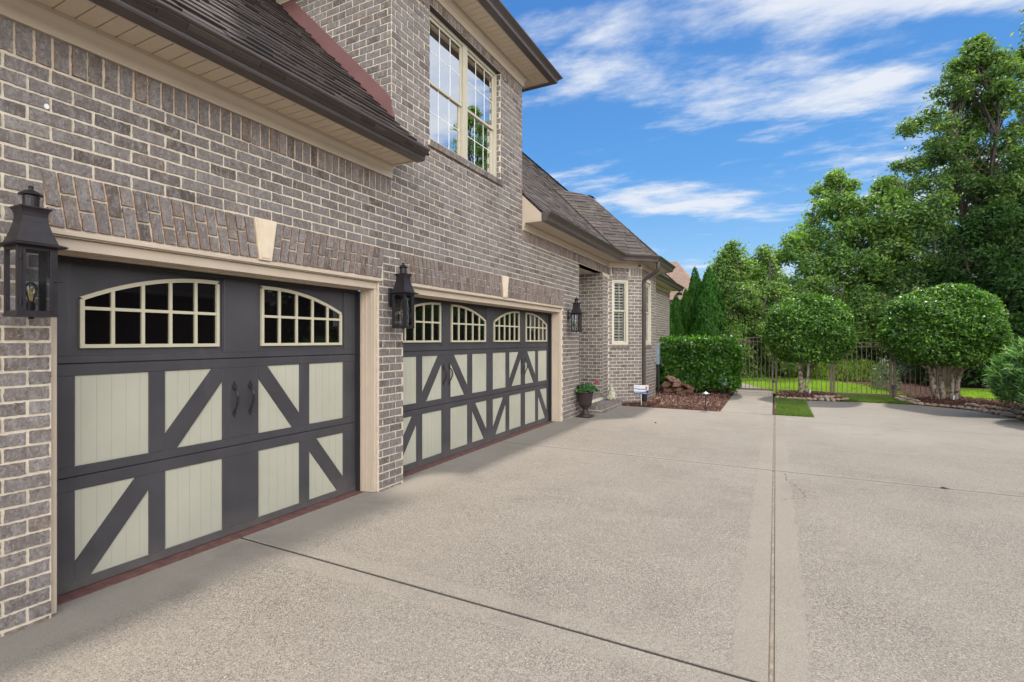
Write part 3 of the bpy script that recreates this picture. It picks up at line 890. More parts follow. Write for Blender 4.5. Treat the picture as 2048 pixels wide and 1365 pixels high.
garage_door(D1[0] + .045, D1[1] - .045,
            [(1.562, 1.987, 'F', '/'), (2.092, 2.520, '/', 'F'), (2.836, 3.256, '\\', 'F'), (3.366, 3.790, 'F', '\\')],
            [(1.587, 2.492, True), (2.862, 3.768, False)], (2.617, 2.757), 0.0, 'narrow charcoal garage door nearest the camera with two arched windows')
garage_door(D2[0] + .045, D2[1] - .045,
            [(4.560, 4.979, 'F', '/'), (5.091, 5.508, '/', 'F'), (5.708, 6.139, '\\', 'F'), (6.264, 6.680, 'F', '\\'),
             (6.866, 7.298, 'F', '/'), (7.418, 7.852, '/', 'F'), (8.011, 8.449, '\\', 'F'), (8.565, 8.966, 'F', '\\')],
            [(4.580, 5.485, True), (5.732, 6.650, False), (6.905, 7.790, True), (8.052, 8.966, False)], (5.54, 5.68, 7.865, 8.005), 0.02,
            'wide charcoal garage door further along the facade with four arched windows')


# ---------------------------------------------------------------- friezes, soffits, gutters
def gutter_profile(h):      # (outward, up) from the fascia foot
    return [(0.0, 0.0), (0.085, 0.0), (0.098, 0.004), (0.102, 0.016 * h / .1), (0.104, 0.035 * h / .1), (0.118, 0.055 * h / .1), (0.150, 0.075 * h / .1), (0.168, 0.088 * h / .1), (0.170, h), (0.160, h + .002), (0.156, h - .012), (0.006, h - .012), (0.0, h)]


def eave_run(path, inward, z, h, mat, name, overhang_out=0.0):
    """sweep the gutter profile along a polyline of fascia-foot points (XY); inward = side normal pointing outward per corner"""
    m = MB(); rings = []
    for (x, y), (nx, ny) in zip(path, inward):
        rings.append([(x + nx * a, y + ny * a, z + b) for a, b in gutter_profile(h)])
    m.loft(rings, True, True)
    return m.build(name, mat, house)


def soffit_strip(y0, y1, x0, x1, z, step, name='soffit', depth=0.004):
    """vinyl soffit boards with grooves, seen from below"""
    m = MB(); y = y0
    while y < y1 - 1e-4:
        b = min(y + step, y1)
        m.box(x0, x1, y + .004, b - .004, z, z + .02)
        y = b
    m.box(x0, x1, y0, y1, z + depth + .004, z + .03)
    return m


# eave over the first garage bay
m = MB()
prof = [(FX + .0, 3.298), (FX + .028, 3.298), (FX + .028, 3.35), (FX + .034, 3.375), (FX + .05, 3.40), (FX + .055, 3.41), (FX + .055, 3.438), (FX, 3.438)]
m.loft([[(x, -0.6, z) for x, z in prof], [(x, 4.214, z) for x, z in prof]], True, True)
m.box(-3.327, -3.305, -0.6, 4.214, 3.425, 3.50)
m.build('frieze_board', M['trim'], house)
m = soffit_strip(-0.6, 4.212, FX + .056, -3.328, 3.438, 0.102)
m.box(FX + .056, -3.328, 4.196, 4.214, 3.425, 3.437)
m.build('soffit', M['soffit'], house)
eave_run([(-3.303, -0.6), (-3.303, 4.222)], [(1, 0), (1, 0)], 3.418, 0.112, M['gutter'], 'gutter')
m = MB(); m.prism([(-3.60, 3.46), (-3.31, 3.46), (-3.31, 3.56), (-3.60, 3.86)], lambda a, b, d: (a, d, b), 4.20, 4.2155); m.build('eave_return', M['trim'], house)

# eave of the one-storey part
m = MB()
zf = 3.36
prof2 = [(0, zf), (.028, zf), (.028, zf + .05), (.05, zf + .085), (.055, zf + .115), (0, zf + .115)]
def frieze_path(m, path, nrm, prof):
    rings = [[(x + nx * a, y + ny * a, b) for a, b in prof] for (x, y), (nx, ny) in zip(path, nrm)]
    m.loft(rings, True, True)
k1 = math.tan(R(22.5))
wallpath = [(-3.65, 7.384), (-3.65, 12.145), (-2.987, 12.808), (-2.987, 14.48), (-3.65, 15.143), (-3.65, 20.29)]
nrms = [(1, 0), (1, -k1), (1, -k1), (1, k1), (1, k1), (1, 0)]
frieze_path(m, wallpath, nrms, prof2)
m.build('frieze_board', M['trim'], house)
off = lambda p, n, d: (p[0] + n[0] * d, p[1] + n[1] * d)
OH = 0.325
fasc = [off(p, n, OH) for p, n in zip(wallpath, nrms)]
fasc[-1] = (fasc[-1][0], 20.62)
zs_ = 3.478
m = MB()
inn = [off(p, n, .056) for p, n in zip(wallpath, nrms)]; inn[-1] = (inn[-1][0], 20.62)
for i in range(len(fasc) - 1):
    m.add([(*inn[i], zs_), (*inn[i + 1], zs_), (*fasc[i + 1], zs_), (*fasc[i], zs_)], [(0, 1, 2, 3)])
    m.add([(*inn[i], zs_ + .02), (*inn[i + 1], zs_ + .02), (*fasc[i + 1], zs_ + .02), (*fasc[i], zs_ + .02)], [(0, 3, 2, 1)])
rings = [[(x, y, zs_ - .008), (x + n[0] * .018, y + n[1] * .018, zs_ - .008), (x + n[0] * .018, y + n[1] * .018, zs_ + .12), (x, y, zs_ + .12)] for (x, y), n in zip(fasc, nrms)]
m.loft(rings, True, True)
m.build('soffit', M['trim'], house)
eave_run([off(p, n, .019) for p, n in zip(fasc, nrms)], nrms, 3.472, 0.145, M['gutter'], 'gutter')
m = MB()       # boxed eave end against the dormer corner
m.prism([(-3.65, 3.36), (-3.594, 3.47), (-3.31, 3.47), (-3.31, 3.60), (-3.65, 3.93)], lambda a, b, d: (a, d, b), 7.386, 7.40)
m.build('eave_return', M['trim'], house)

# upper eave (hip, turns at the far corner)
m = MB(); zf = 5.68
prof3 = [(0, zf), (.026, zf), (.026, zf + .07), (.046, zf + .10), (.056, zf + .135), (.056, zf + .158), (0, zf + .158)]
up = [(-8.5, 4.23), (-3.65, 4.23), (-3.65, 7.38), (-8.5, 7.38)]; un = [(0, -1), (1, -1), (1, 1), (0, 1)]
frieze_path(m, up, un, prof3); m.build('frieze_board', M['trim'], house)
m = MB(); zu = 5.84
yb0, yb1 = 4.23 - .32, 7.38 + .32; xb = -3.33
y = yb0 + .30
while y < yb1 - .30:
    b = min(y + .105, yb1 - .30); m.box(FX + .057, xb, y + .003, b - .003, zu, zu + .02); y = b
m.box(FX + .057, xb, yb0, yb1, zu + .007, zu + .03)
for s in (0, 1):          # mitred corner: boards fan round
    yy0, yy1 = (yb1 - .30, yb1) if s else (yb0, yb0 + .30)
    x = -3.59
    while x < xb - .01:
        m.box(x + .003, min(x + .105, xb) - .003, yy0 + .003, yy1, zu, zu + .02); x += .105
for yy0, yy1 in ((7.38 + .057, yb1), (yb0, 4.23 - .057)): m.box(-8.5, -3.594, yy0, yy1, zu, zu + .02)
m.build('soffit', M['soffit'], house)
fp = [(-8.5, yb0), (xb, yb0), (xb, yb1), (-8.5, yb1)]
m = MB(); rings = [[(x, y, zu - .01), (x + n[0] * .018, y + n[1] * .018, zu - .01), (x + n[0] * .018, y + n[1] * .018, zu + .12), (x, y, zu + .12)] for (x, y), n in zip(fp, un)]
m.loft(rings, True, True); m.build('fascia', M['trim'], house)
eave_run([off(p, n, .019) for p, n in zip(fp, un)], un, zu - .015, 0.115, M['gutter'], 'gutter')


# ---------------------------------------------------------------- roofs
def shingle_facet(mb, p0, udir, vdir, poly, expo=0.135, seed=1, base=0.0, thick=1.0):
    """p0 origin on the eave, udir along the eave, vdir up the slope, poly in (u,v)"""
    p0, udir, vdir = Vector(p0), Vector(udir).normalized(), Vector(vdir).normalized()
    n = udir.cross(vdir).normalized()
    if n.z < 0: n = -n
    rr = random.Random(seed)
    us = [p[0] for p in poly]; vs = [p[1] for p in poly]
    P = lambda u, v, h: p0 + udir * u + vdir * v + n * (h + base)
    mb.add([P(a, b, -.012) for a, b in poly], [tuple(range(len(poly)))])
    v = min(vs); row = 0
    while v < max(vs):
        u = min(us) - rr.uniform(0, .3)
        while u < max(us):
            w = rr.uniform(.12, .32); drop = rr.choice((0, 0, .022, .03)); th = (rr.uniform(.005, .011) + (.005 if drop else 0)) * thick
            q = [(u, v - drop), (u + w - .004, v - drop), (u + w - .004, v + expo + .02), (u, v + expo + .02)]
            for i in range(len(poly)):
                a, b = poly[i], poly[(i + 1) % len(poly)]
                nx, ny = -(b[1] - a[1]), b[0] - a[0]
                if len(q) >= 3: q = clip(q, (nx, ny), nx * a[0] + ny * a[1])
            if len(q) >= 3:
                k = len(mb.v); hs = lambda p: th * max(.05, 1 - (p[1] - v) / (expo + .02) * .92) + .001
                mb.v += [tuple(P(a, b, hs((a, b)))) for a, b in q] + [tuple(P(a, b, -.012)) for a, b in q]
                m_ = len(q)
                mb.f.append(tuple(k + i for i in range(m_)))
                mb.f += [(k + m_ + i, k + m_ + (i + 1) % m_, k + (i + 1) % m_, k + i) for i in range(m_)]
            u += w
        v += expo; row += 1


SL = 0.98; LS = math.hypot(1, SL)
m = MB()
# garage roof, rises to a ridge
shingle_facet(m, (-3.15, -1.0, 3.47), (0, 1, 0), (-1, 0, SL), [(0, 0), (5.226, 0), (5.226, 5.2 * LS), (0, 5.2 * LS)], 0.135, 3, 0.0, 1.5)
m.build('garage_roof', M['shingle'], house)
m = MB()
# one-storey roof: eave from the dormer to the far hip corner
e0, e1 = 7.385, 20.62
L_ = 4.9
shingle_facet(m, (-3.22, e0, 3.55), (0, 1, 0), (-1, 0, SL), [(0, 0), (e1 - e0, 0), (e1 - e0 - L_, L_ * LS), (0, L_ * LS)], 0.14, 8)
main_roof_mb = m
m = MB()
# bay roof: three facets meeting at a short ridge
ge = [off(p, n, .12) for p, n in zip(fasc, nrms)]
c1, c2, c3, c4 = [Vector((*ge[i], 3.55)) for i in (1, 2, 3, 4)]
T = 2.05
A = Vector((c2.x - T, c2.y + T * k1, 3.55 + T * SL)); B_ = Vector((c3.x - T, c3.y - T * k1, 3.55 + T * SL))
def facet(pts, eave0, eave1, seed):
    ud = (eave1 - eave0).normalized()
    nrm = ud.cross(pts[2] - eave0); 
    if nrm.z < 0: nrm = -nrm
    vd = nrm.cross(ud).normalized()
    poly = [((p - eave0).dot(ud), (p - eave0).dot(vd)) for p in pts]
    ar = sum(poly[i][0] * poly[(i + 1) % len(poly)][1] - poly[(i + 1) % len(poly)][0] * poly[i][1] for i in range(len(poly)))
    if ar < 0: poly.reverse()
    shingle_facet(m, eave0, ud, vd, poly, 0.14, seed, 0.012)
ridge = Vector((-7.0, A.y, A.z)); ridge2 = Vector((-7.0, B_.y, B_.z))
# 45-degree facets run into the main slope along a valley
V1 = c1 + Vector((-2.25, 0, 2.25 * SL)) + Vector((0, 0.93, 0)); V2 = c4 + Vector((-2.25, 0, 2.25 * SL)) - Vector((0, 0.93, 0))
facet([c2, c3, B_, A], c2, c3, 21)
facet([c1, c2, A, V1], c1, c2, 22)
facet([c3, c4, V2, B_], c3, c4, 23)
# hip caps
def ridge_cap(m, a, b, w=0.11, seg=.16):
    d = (b - a); n = int(d.length / seg); d.normalize()
    side = d.cross(Vector((0, 0, 1))).normalized()
    for i in range(n):
        p = a + d * (i * seg); q = a + d * ((i + 1.15) * seg)
        h0, h1 = .035, .022
        m.add([p + side * w - Vector((0, 0, w * .42)) + Vector((0, 0, h0)), p + Vector((0, 0, h0 + .012)), p - side * w - Vector((0, 0, w * .42)) + Vector((0, 0, h0)),
               q + side * w - Vector((0, 0, w * .42)) + Vector((0, 0, h1)), q + Vector((0, 0, h1 + .012)), q - side * w - Vector((0, 0, w * .42)) + Vector((0, 0, h1))],
              [(0, 1, 4, 3), (1, 2, 5, 4), (0, 2, 1)])
ridge_cap(m, c2, A); ridge_cap(m, c3, B_); ridge_cap(m, A, B_ + Vector((0, .02, 0)))
hipa = Vector((-3.22, e1, 3.56)); hipb = Vector((-3.22 - L_, e1 - L_, 3.56 + L_ * SL))
m.build('bay_roof', M['shingle'], house)
ridge_cap(main_roof_mb, hipa, hipb, .12); main_roof_mb.build('main_roof', M['shingle'], house)
m = MB()
zt = zu + .03
m.add([(xb + .12, yb0 - .12, zt), (xb + .12, yb1 + .12, zt), (-4.9, 5.8, zt + 1.9), (-9, 5.8, zt + 1.9), (-9, yb0 - .12, zt), (-9, yb1 + .12, zt)], [(0, 1, 2), (0, 2, 3, 4), (1, 5, 3, 2)])
m.build('upper_roof', M['shingle'], house)
m = MB()     # far slopes that close the volume
m.add([(-8.35, -1, 8.56), (-8.35, 4.226, 8.56), (-12.5, 4.226, 4.4), (-12.5, -1, 4.4)], [(0, 1, 2, 3)])
m.add([(-8.12, 7.385, 8.35), (-8.12, 15.72, 8.35), (-13, 20.6, 3.55), (-13, 7.385, 3.55)], [(0, 1, 2, 3)])
m.add([(-3.22, 20.62, 3.55), (-13, 20.62, 3.55), (-8.12, 15.72, 8.35)], [(0, 1, 2)])
m.build('rear_roof', M['shingle'], house)
# flashing up the dormer side wall, and the small counter-flashing leg at its foot
m = MB()
rz = lambda x: 3.47 + SL * (-3.15 - x)
pl = [(-3.642, rz(-3.642) - .02), (-7.9, rz(-7.9) - .02), (-7.9, rz(-7.9) + .24), (-3.72, rz(-3.72) + .225), (-3.642, rz(-3.72) + .12)]
m.prism(pl, lambda a, b, d: (a, d, b), 4.2155, 4.2225)
m.prism([(4.2225, 3.86), (4.30, 3.70), (4.30, 3.84), (4.27, 4.0), (4.2225, 4.08)], fyz, -3.643, -3.639)
m.build('step_flashing', M['flash'], house)
m = MB(); m.tube([(-3.56, 7.376, 3.93), (-3.64, 7.372, 4.02), (-3.655, 7.372, 4.25)], .012, 6); m.build('roof_flashing', M['flash'], house)

# ---------------------------------------------------------------- windows
def house_window(org, ud, nd, u0, u1, z0, z1, zrail, cols, rows, mat, back=0.085, blinds='blind', frame=0.045, name='window'):
    org, ud, nd = Vector(org), Vector(ud), Vector(nd)
    def bx(m, a, b, c_, e, d0, d1):
        pts = [org + ud * u + Vector((0, 0, z)) - nd * d for d in (d0, d1) for (u, z) in ((a, c_), (b, c_), (b, e), (a, e))]
        m.add(pts, [(0, 1, 2, 3), (7, 6, 5, 4), (0, 4, 5, 1), (1, 5, 6, 2), (2, 6, 7, 3), (3, 7, 4, 0)])
    m = MB(); f = frame
    for r in ((u0, u0 + f, z0, z1), (u1 - f, u1, z0, z1), (u0 + f, u1 - f, z1 - f, z1), (u0 + f, u1 - f, z0, z0 + f)): bx(m, *r, back - .02, back + .06)
    s = f + .004; w = 0.03
    for (za, zb, d) in ((zrail - .018, z1 - s, back + .002), (z0 + s, zrail + .018, back + .02)):     # upper sash in front
        for r in ((u0 + s, u0 + s + w, za, zb), (u1 - s - w, u1 - s, za, zb), (u0 + s + w, u1 - s - w, zb - w, zb), (u0 + s + w, u1 - s - w, za, za + w)): bx(m, *r, d, d + .018)
    win = m.build(name, mat, house)
    g = MB(); mu = MB()
    for (za, zb, d) in ((zrail + .012, z1 - s - w, back + .011), (z0 + s + w, zrail - .012, back + .029)):
        a, b = u0 + s + w, u1 - s - w
        g.add([org + ud * u + Vector((0, 0, z)) - nd * d for (u, z) in ((a, za), (b, za), (b, zb), (a, zb))], [(0, 1, 2, 3)])
        for i in range(1, cols): bx(mu, a + (b - a) * i / cols - .0045, a + (b - a) * i / cols + .0045, za, zb, d - .003, d + .003)
        for j in range(1, rows): bx(mu, a, b, za + (zb - za) * j / rows - .0045, za + (zb - za) * j / rows + .0045, d - .0026, d + .0026)
    g.build('pane', M['pane'] if blinds == 'blind' else M['bpane'], win); mu.build('muntins', M['blind'] if blinds == 'blind' else mat, win)
    bl = MB(); d = back + .075
    if blinds == 'blind':
        z = z0 + f; 
        while z < z1 - f:
            a, b = u0 + f, u1 - f
            pts = [org + ud * u + Vector((0, 0, zz)) - nd * dd for (u, zz, dd) in ((a, z, d), (b, z, d), (b, z + .092, d + .012), (a, z + .092, d + .012))]
            bl.add(pts, [(0, 1, 2, 3)]); z += .095
        bl.build('blind', M['blind'], win)
    else:
        a, b = u0 + f + .004, u1 - f - .004
        for r in ((a, a + .04, z0 + f, z1 - f), (b - .04, b, z0 + f, z1 - f), (a, b, zrail - .04, zrail + .04), (a, b, z1 - f - .05, z1 - f), (a, b, z0 + f, z0 + f + .05)): bx(bl, *r, d, d + .02)
        z = z0 + f + .06
        while z < z1 - f - .05:
            pts = [org + ud * u + Vector((0, 0, zz)) - nd * dd for (u, zz, dd) in ((a + .04, z, d - .01), (b - .04, z, d - .01), (b - .04, z + .046, d + .022), (a + .04, z + .046, d + .022))]
            bl.add(pts, [(0, 1, 2, 3)]); z += .072
        bx(bl, (a + b) / 2 - .006, (a + b) / 2 + .006, z0 + f, z1 - f, d - .016, d - .008)
        bl.build('shutter', M['shutter'], win)
    rm = MB(); a, b = u0 + .01, u1 - .01
    bx(rm, a, b, z0 + .01, z1 - .01, back + .16, back + .7); rm.build('room', M['room'], win)
    return win


house_window(O, UY, NX, 4.925, 5.785, 3.972, 5.565, 4.725, 3, 2, M['winframe'])
house_window(O, UY, NX, 5.79, 6.655, 3.972, 5.565, 4.725, 3, 2, M['winframe'])
m = MB(); m.box(FX - .088, FX - .004, WIN2[0], WIN2[1], 5.566, 5.574); m.box(FX - .008, FX + .004, WIN2[0] - .01, WIN2[1] + .01, 5.562, 5.572); m.build('steel_lintel', M['steel'], house)
m = MB()
m.box(FX - .07, FX - .062, 5.735, 5.84, 3.972, 5.565); m.build('mullion', M['winframe'], house)


def rowlock(org, ud, nd, u0, u1, z1, proj, seed):
    org, ud, nd = Vector(org), Vector(ud), Vector(nd); rr = random.Random(seed)
    n = round((u1 - u0) / .078); w = (u1 - u0) / n; a_ = MB(); b_ = MB()
    for i in range(n):
        ua, ub = u0 + i * w + .004, u0 + (i + 1) * w - .004; pj = proj + rr.uniform(-.004, .004)
        pts = [org + ud * u + nd * d + Vector((0, 0, z)) for u in (ua, ub) for (d, z) in ((-.09, z1), (pj, z1 - .028), (pj - .012, z1 - .098), (-.09, z1 - .085))]
        a_.add(pts, [(0, 1, 2, 3), (7, 6, 5, 4), (0, 4, 5, 1), (1, 5, 6, 2), (0, 3, 7, 4)])
        b_.add([pts[3], pts[2], pts[6], pts[7]], [(0, 1, 2, 3)])
    a_.build('window_sill', M['brick'], house); b_.build('sill_underside', M['brickedge'], house)
    c_ = MB(); c_.add([org + ud * u + nd * d + Vector((0, 0, z)) for u in (u0 - .002, u1 + .002) for (d, z) in ((-.088, z1 - .004), (proj - .012, z1 - .034), (proj - .018, z1 - .09), (-.088, z1 - .08))],
          [(0, 1, 2, 3), (7, 6, 5, 4), (0, 4, 5, 1), (1, 5, 6, 2), (2, 6, 7, 3), (3, 7, 4, 0)])
    c_.build('sill_mortar', M['mortar'], house)


rowlock(O, UY, NX, 4.87, 6.69, 3.975, .045, 4)
BO = (-3.65, 12.145, 0); BU = (.7071, .7071, 0); BN = (.7071, -.7071, 0)
house_window(BO, BU, BN, 0.115, 0.565, 1.465, 3.065, 2.30, 2, 3, M['bayframe'], 0.035, 'shutter', 0.05)
house_window((-2.987, 0, 0), UY, NX, 13.205, 13.895, 1.465, 3.065, 2.30, 2, 3, M['bayframe'], 0.035, 'shutter', 0.06)
for (o_, u_, n_, a, b) in ((BO, BU, BN, .11, .57), ((-2.987, 0, 0), UY, NX, 13.2, 13.9)):
    o_, u_, n_ = Vector(o_), Vector(u_), Vector(n_)
    m = MB(); m.add([o_ + u_ * u - n_ * d + Vector((0, 0, z)) for u in (a, b) for (d, z) in ((-.003, 3.066), (.036, 3.066), (.036, 3.074), (-.003, 3.074))],
        [(0, 1, 2, 3), (7, 6, 5, 4), (0, 4, 5, 1), (1, 5, 6, 2), (2, 6, 7, 3), (3, 7, 4, 0)])
    m.build('steel_lintel', M['steel'], house)
    rowlock(o_, u_, n_, a - .02, b + .02, 1.468, .04, 6)

# ---------------------------------------------------------------- porch steps, downspout
m = MB(); m.box(-4.98, -3.27, 10.40, 12.0, 0.0, 0.163); m.box(-4.98, -3.66, 10.40, 11.735, .163, .31); m.build('step_core', M['mortar'], house)
m = MB(); rr = random.Random(3)
def slab_bricks(x_front, ya, yb, z0, z1, seed, x_back):
    # rowlock course along the front edge: bricks on edge seen on front and top
    n = round((yb - ya) / .0813); w = (yb - ya) / n
    for i in range(n):
        a, b = ya + i * w + .0055, ya + (i + 1) * w - .0055; e = rr.uniform(-.002, .003)
        m.box(x_front - .19, x_front + .004 + e, a, b, z1 - .083, z1 + .006 + e)
    a = x_front - .2
    while a > x_back + .05:
        u = ya
        while u < yb - .02:
            b = min(u + BL, yb); m.box(a - .075, a, u + .004, b - .004, z1 - .02, z1 + .003 + rr.uniform(-.001, .002)); u = b
        a -= .083
slab_bricks(-3.27, 10.40, 12.0, 0, .163, 1, -3.66)
slab_bricks(-3.66, 10.40, 11.735, .163, .31, 2, -4.95)
PF = lambda u, z, d: Vector((-3.27 + (-d), u, z))
u = 10.40
while u < 12.0 - .02:
    b = min(u + BL, 12.0); m.box(-3.28, -3.266, u + .005, b - .005, .006, .068); u = b
u = -3.27 - .004
for zz in ((.004, .070), (.082, .163)):
    x = -3.27; k = 0
    while x > -4.3:
        x2 = x - (BL if (k or zz[0] < .05) else BL / 2); m.box(x2 + .010, x, 10.394, 10.402, zz[0] + .004, zz[1]); x = x2; k += 1
m.build('porch_steps', M['brick'], house)
m = MB()
def rect_tube(m, pts, w, d):
    """downspout: rectangular section, w along Y, d along X; pts in XYZ, swept keeping the section square to the path"""
    pts = [Vector(p) for p in pts]; rings = []
    for i, p in enumerate(pts):
        t_ = (pts[min(i + 1, len(pts) - 1)] - pts[max(i - 1, 0)]).normalized()
        side = Vector((.35, .94, 0)); side = (side - t_ * side.dot(t_)).normalized(); oth = t_.cross(side).normalized()
        rings.append([p + side * (w * sa) + oth * (d * sb) for sa, sb in ((-.5, -.38), (-.38, -.5), (.38, -.5), (.5, -.38), (.5, .38), (.38, .5), (-.38, .5), (-.5, .38))])
    m.loft(rings, True, True)
dsx, dsy = -2.935, 12.84
top_ = Vector((-2.56, 12.72, 3.47))
pts = [top_ + Vector((0, 0, .02)), top_ + Vector((0, 0, -.12)), top_ + Vector((-.015, .005, -.17)), top_ + Vector((-.06, .02, -.215)), Vector((dsx + .10, dsy - .03, 3.135)), Vector((dsx + .03, dsy - .01, 3.09)), Vector((dsx, dsy, 3.02)), Vector((dsx, dsy, 2.9)), Vector((dsx, dsy, .28))]
rect_tube(m, pts, .088, .068)
for z in (2.3, 1.2): m.box(dsx - .05, dsx + .038, dsy - .052, dsy + .052, z, z + .022)
m.build('downspout', M['gutter'], house)
m = MB(); rect_tube(m, [(dsx + .01, dsy, .33), (dsx + .01, dsy, .05), (dsx + .01, dsy, 0)], .125, .11); m.build('downspout_boot', M['rubber'], house)
m = MB(); m.lathe([(0.0, 0), (.022, 0), (.024, .004), (0.0, .012)], (0, 0, 0), 14)
m = MB(); m.prism([(1.329 + .012 * math.cos(a), 2.894 + .015 * math.sin(a)) for a in [2 * math.pi * i / 12 for i in range(12)]], fyz, FX + .004, FX + .0085); m.build('brick_paint_spot', M['blind'], house)

# ================================================================ ground
def sheet(name, mat, poly, z, kind='structure', holes=None):
    me = bpy.data.meshes.new(name); me.from_pydata([(x, y, z) for x, y in poly], [], [tuple(range(len(poly)))]); me.materials.append(mat); me.update()
    o = bpy.data.objects.new(name, me); COL.objects.link(o); o['kind'] = kind; return o


sheet('ground', M['ground'], [(-150, -60), (150, -60), (150, 250), (-150, 250)], -0.16)
GP = (-0.055, 0.69, 12.0, 15.2)       # front grass patch
# slabs of the driveway, each with its own edges, joints between them
dv = MB(); g = 0.010
def slab(x0, x1, y0, y1, poly=None):
    p = poly or [(x0, y0), (x1, y0), (x1, y1), (x0, y1)]
    n = len(p); cxm = sum(q[0] for q in p) / n; cym = sum(q[1] for q in p) / n
    def ins(q, d): return (q[0] + (d if q[0] < cxm else -d), q[1] + (d if q[1] < cym else -d))
    dv.loft([[(*q, -.10) for q in p], [(*q, -.003) for q in p], [(*ins(q, .003), 0.0) for q in p]], False, True)
J1, J2, J3 = 2.60, 6.90, 11.25
slab(-5.2, -0.030, -6, J1 - g); slab(-5.2, -0.030, J1 + g, J2 - .007); slab(-5.2, -0.030, J2 + .007, 12.0 - .003)
slab(-0.005, 9, -6, J1 - g); slab(-0.005, 9, J1 + g, J2 - .007); slab(-0.005, 9, J2 + .007, J3 - .006)
slab(0, 0, 0, 0, [(-0.005, J3 + .006), (9, J3 + .006), (9, 12.0), (-0.005, 12.0)])
edge = [(0.70, 12.0), (9, 12.0), (5.2, 12.4), (4.38, 13.0), (4.22, 13.9), (3.95, 14.75), (3.45, 15.15), (2.95, 15.42), (1.9, 15.45), (1.2, 15.32), (0.70, 15.20)]
dv.add([(x, y, 0.0) for x, y in edge], [tuple(range(len(edge)))])
dv.add([(x, y, z) for x, y in edge for z in (0.0, -.1)], [(2 * i, 2 * i + 1, (2 * i + 3) % (2 * len(edge)), (2 * i + 2) % (2 * len(edge))) for i in range(len(edge))])
drive = dv.build('driveway', M['concrete']); drive['kind'] = 'structure'
pm = MB(); pm.box(-1.08, -0.062, 12.003, 16.9, -.1, 0.004)
pm.add([(x, y, 0.003) for x, y in [(-1.08, 16.905), (-0.06, 16.905), (-0.10, 18.0), (-0.55, 19.3), (-1.6, 20.8), (-3.4, 22.0), (-3.4, 20.4), (-2.2, 19.6), (-1.4, 18.4)]], [tuple(range(9))])
path = pm.build('path', M['path']); path['kind'] = 'structure'
jm = MB(); jm.box(-0.0245, -0.0080, -6, 12.0, -.09, -0.003); jm.box(-0.0295, -0.0250, -6, 12.0, -.09, -.02); j = jm.build('joint_strip', M['jointfill']); j['kind'] = 'structure'
jm = MB()
for y, h in ((J1, g), (J2, .007)): jm.box(-5.2, 9, y - h, y + h, -.09, -.0035 if y < 4 else -.001)
jm.box(0, 9, J3 - .006, J3 + .006, -.09, -.001)
j = jm.build('control_joint', M['jointdark']); j['kind'] = 'structure'
# hairline crack beside the joint crossing
cr = MB(); cp = [(0.095, 6.80), (0.115, 6.66), (0.10, 6.55), (0.13, 6.40), (0.175, 6.30), (0.215, 6.18), (0.255, 6.02), (0.27, 5.92), (0.25, 5.83), (0.20, 5.78), (0.15, 5.76), (0.09, 5.70), (0.05, 5.66)]
rr = random.Random(5); fine = []
for (a, b) in zip(cp, cp[1:]):
    for k in range(5): fine.append((a[0] + (b[0] - a[0]) * k / 5 + rr.uniform(-.006, .006), a[1] + (b[1] - a[1]) * k / 5 + rr.uniform(-.008, .008)))
for i in range(len(fine) - 1):
    (a, b), (c_, d) = fine[i], fine[i + 1]; w0 = .0025 + .002 * math.sin(i * 1.3)
    cr.add([(a - w0, b, .0025), (c_ - w0, d, .0025), (c_ + w0, d, .0025), (a + w0, b, .0025)], [(0, 1, 2, 3)])
j = cr.build('crack', M['jointdark']); j['kind'] = 'structure'


def hump(name, mat, poly, h, z0, kind, res=0.12, rough=0.03, seed=1, falloff=0.35):
    """mounded sheet inside a polygon"""
    xs = [p[0] for p in poly]; ys = [p[1] for p in poly]
    pa = np.array(poly)
    def inside(x, y):
        c_ = False; n = len(poly)
        for i in range(n):
            (x1, y1), (x2, y2) = poly[i], poly[(i + 1) % n]
            if (y1 > y) != (y2 > y) and x < (x2 - x1) * (y - y1) / (y2 - y1) + x1: c_ = not c_
        return c_
    def dist(x, y):
        best = 9
        for i in range(len(poly)):
            a = pa[i]; b = pa[(i + 1) % len(poly)]; ab = b - a; t_ = max(0, min(1, ((x - a[0]) * ab[0] + (y - a[1]) * ab[1]) / (ab @ ab + 1e-9)))
            best = min(best, math.hypot(x - a[0] - ab[0] * t_, y - a[1] - ab[1] * t_))
        return best
    rr = random.Random(seed); nx = int((max(xs) - min(xs)) / res) + 2; ny = int((max(ys) - min(ys)) / res) + 2
    V = {}; vs = []; fs = []
    def vert(i, j):
        if (i, j) in V: return V[(i, j)]
        x = min(xs) + i * res; y = min(ys) + j * res
        d = dist(x, y) if inside(x, y) else 0
        z = z0 + h * min(1, d / falloff) ** .6 + rr.uniform(-rough, rough) * min(1, d / .08)
        V[(i, j)] = len(vs); vs.append((x, y, z)); return V[(i, j)]
    for i in range(nx):
        for j in range(ny):
            x = min(xs) + (i + .5) * res; y = min(ys) + (j + .5) * res
            if inside(x, y): fs.append((vert(i, j), vert(i + 1, j), vert(i + 1, j + 1), vert(i, j + 1)))
    me = bpy.data.meshes.new(name); me.from_pydata(vs, [], fs); me.materials.append(mat); me.update()
    o = bpy.data.objects.new(name, me); COL.objects.link(o); o['kind'] = kind
    return o, inside, dist


rngn = np.random.default_rng(11)


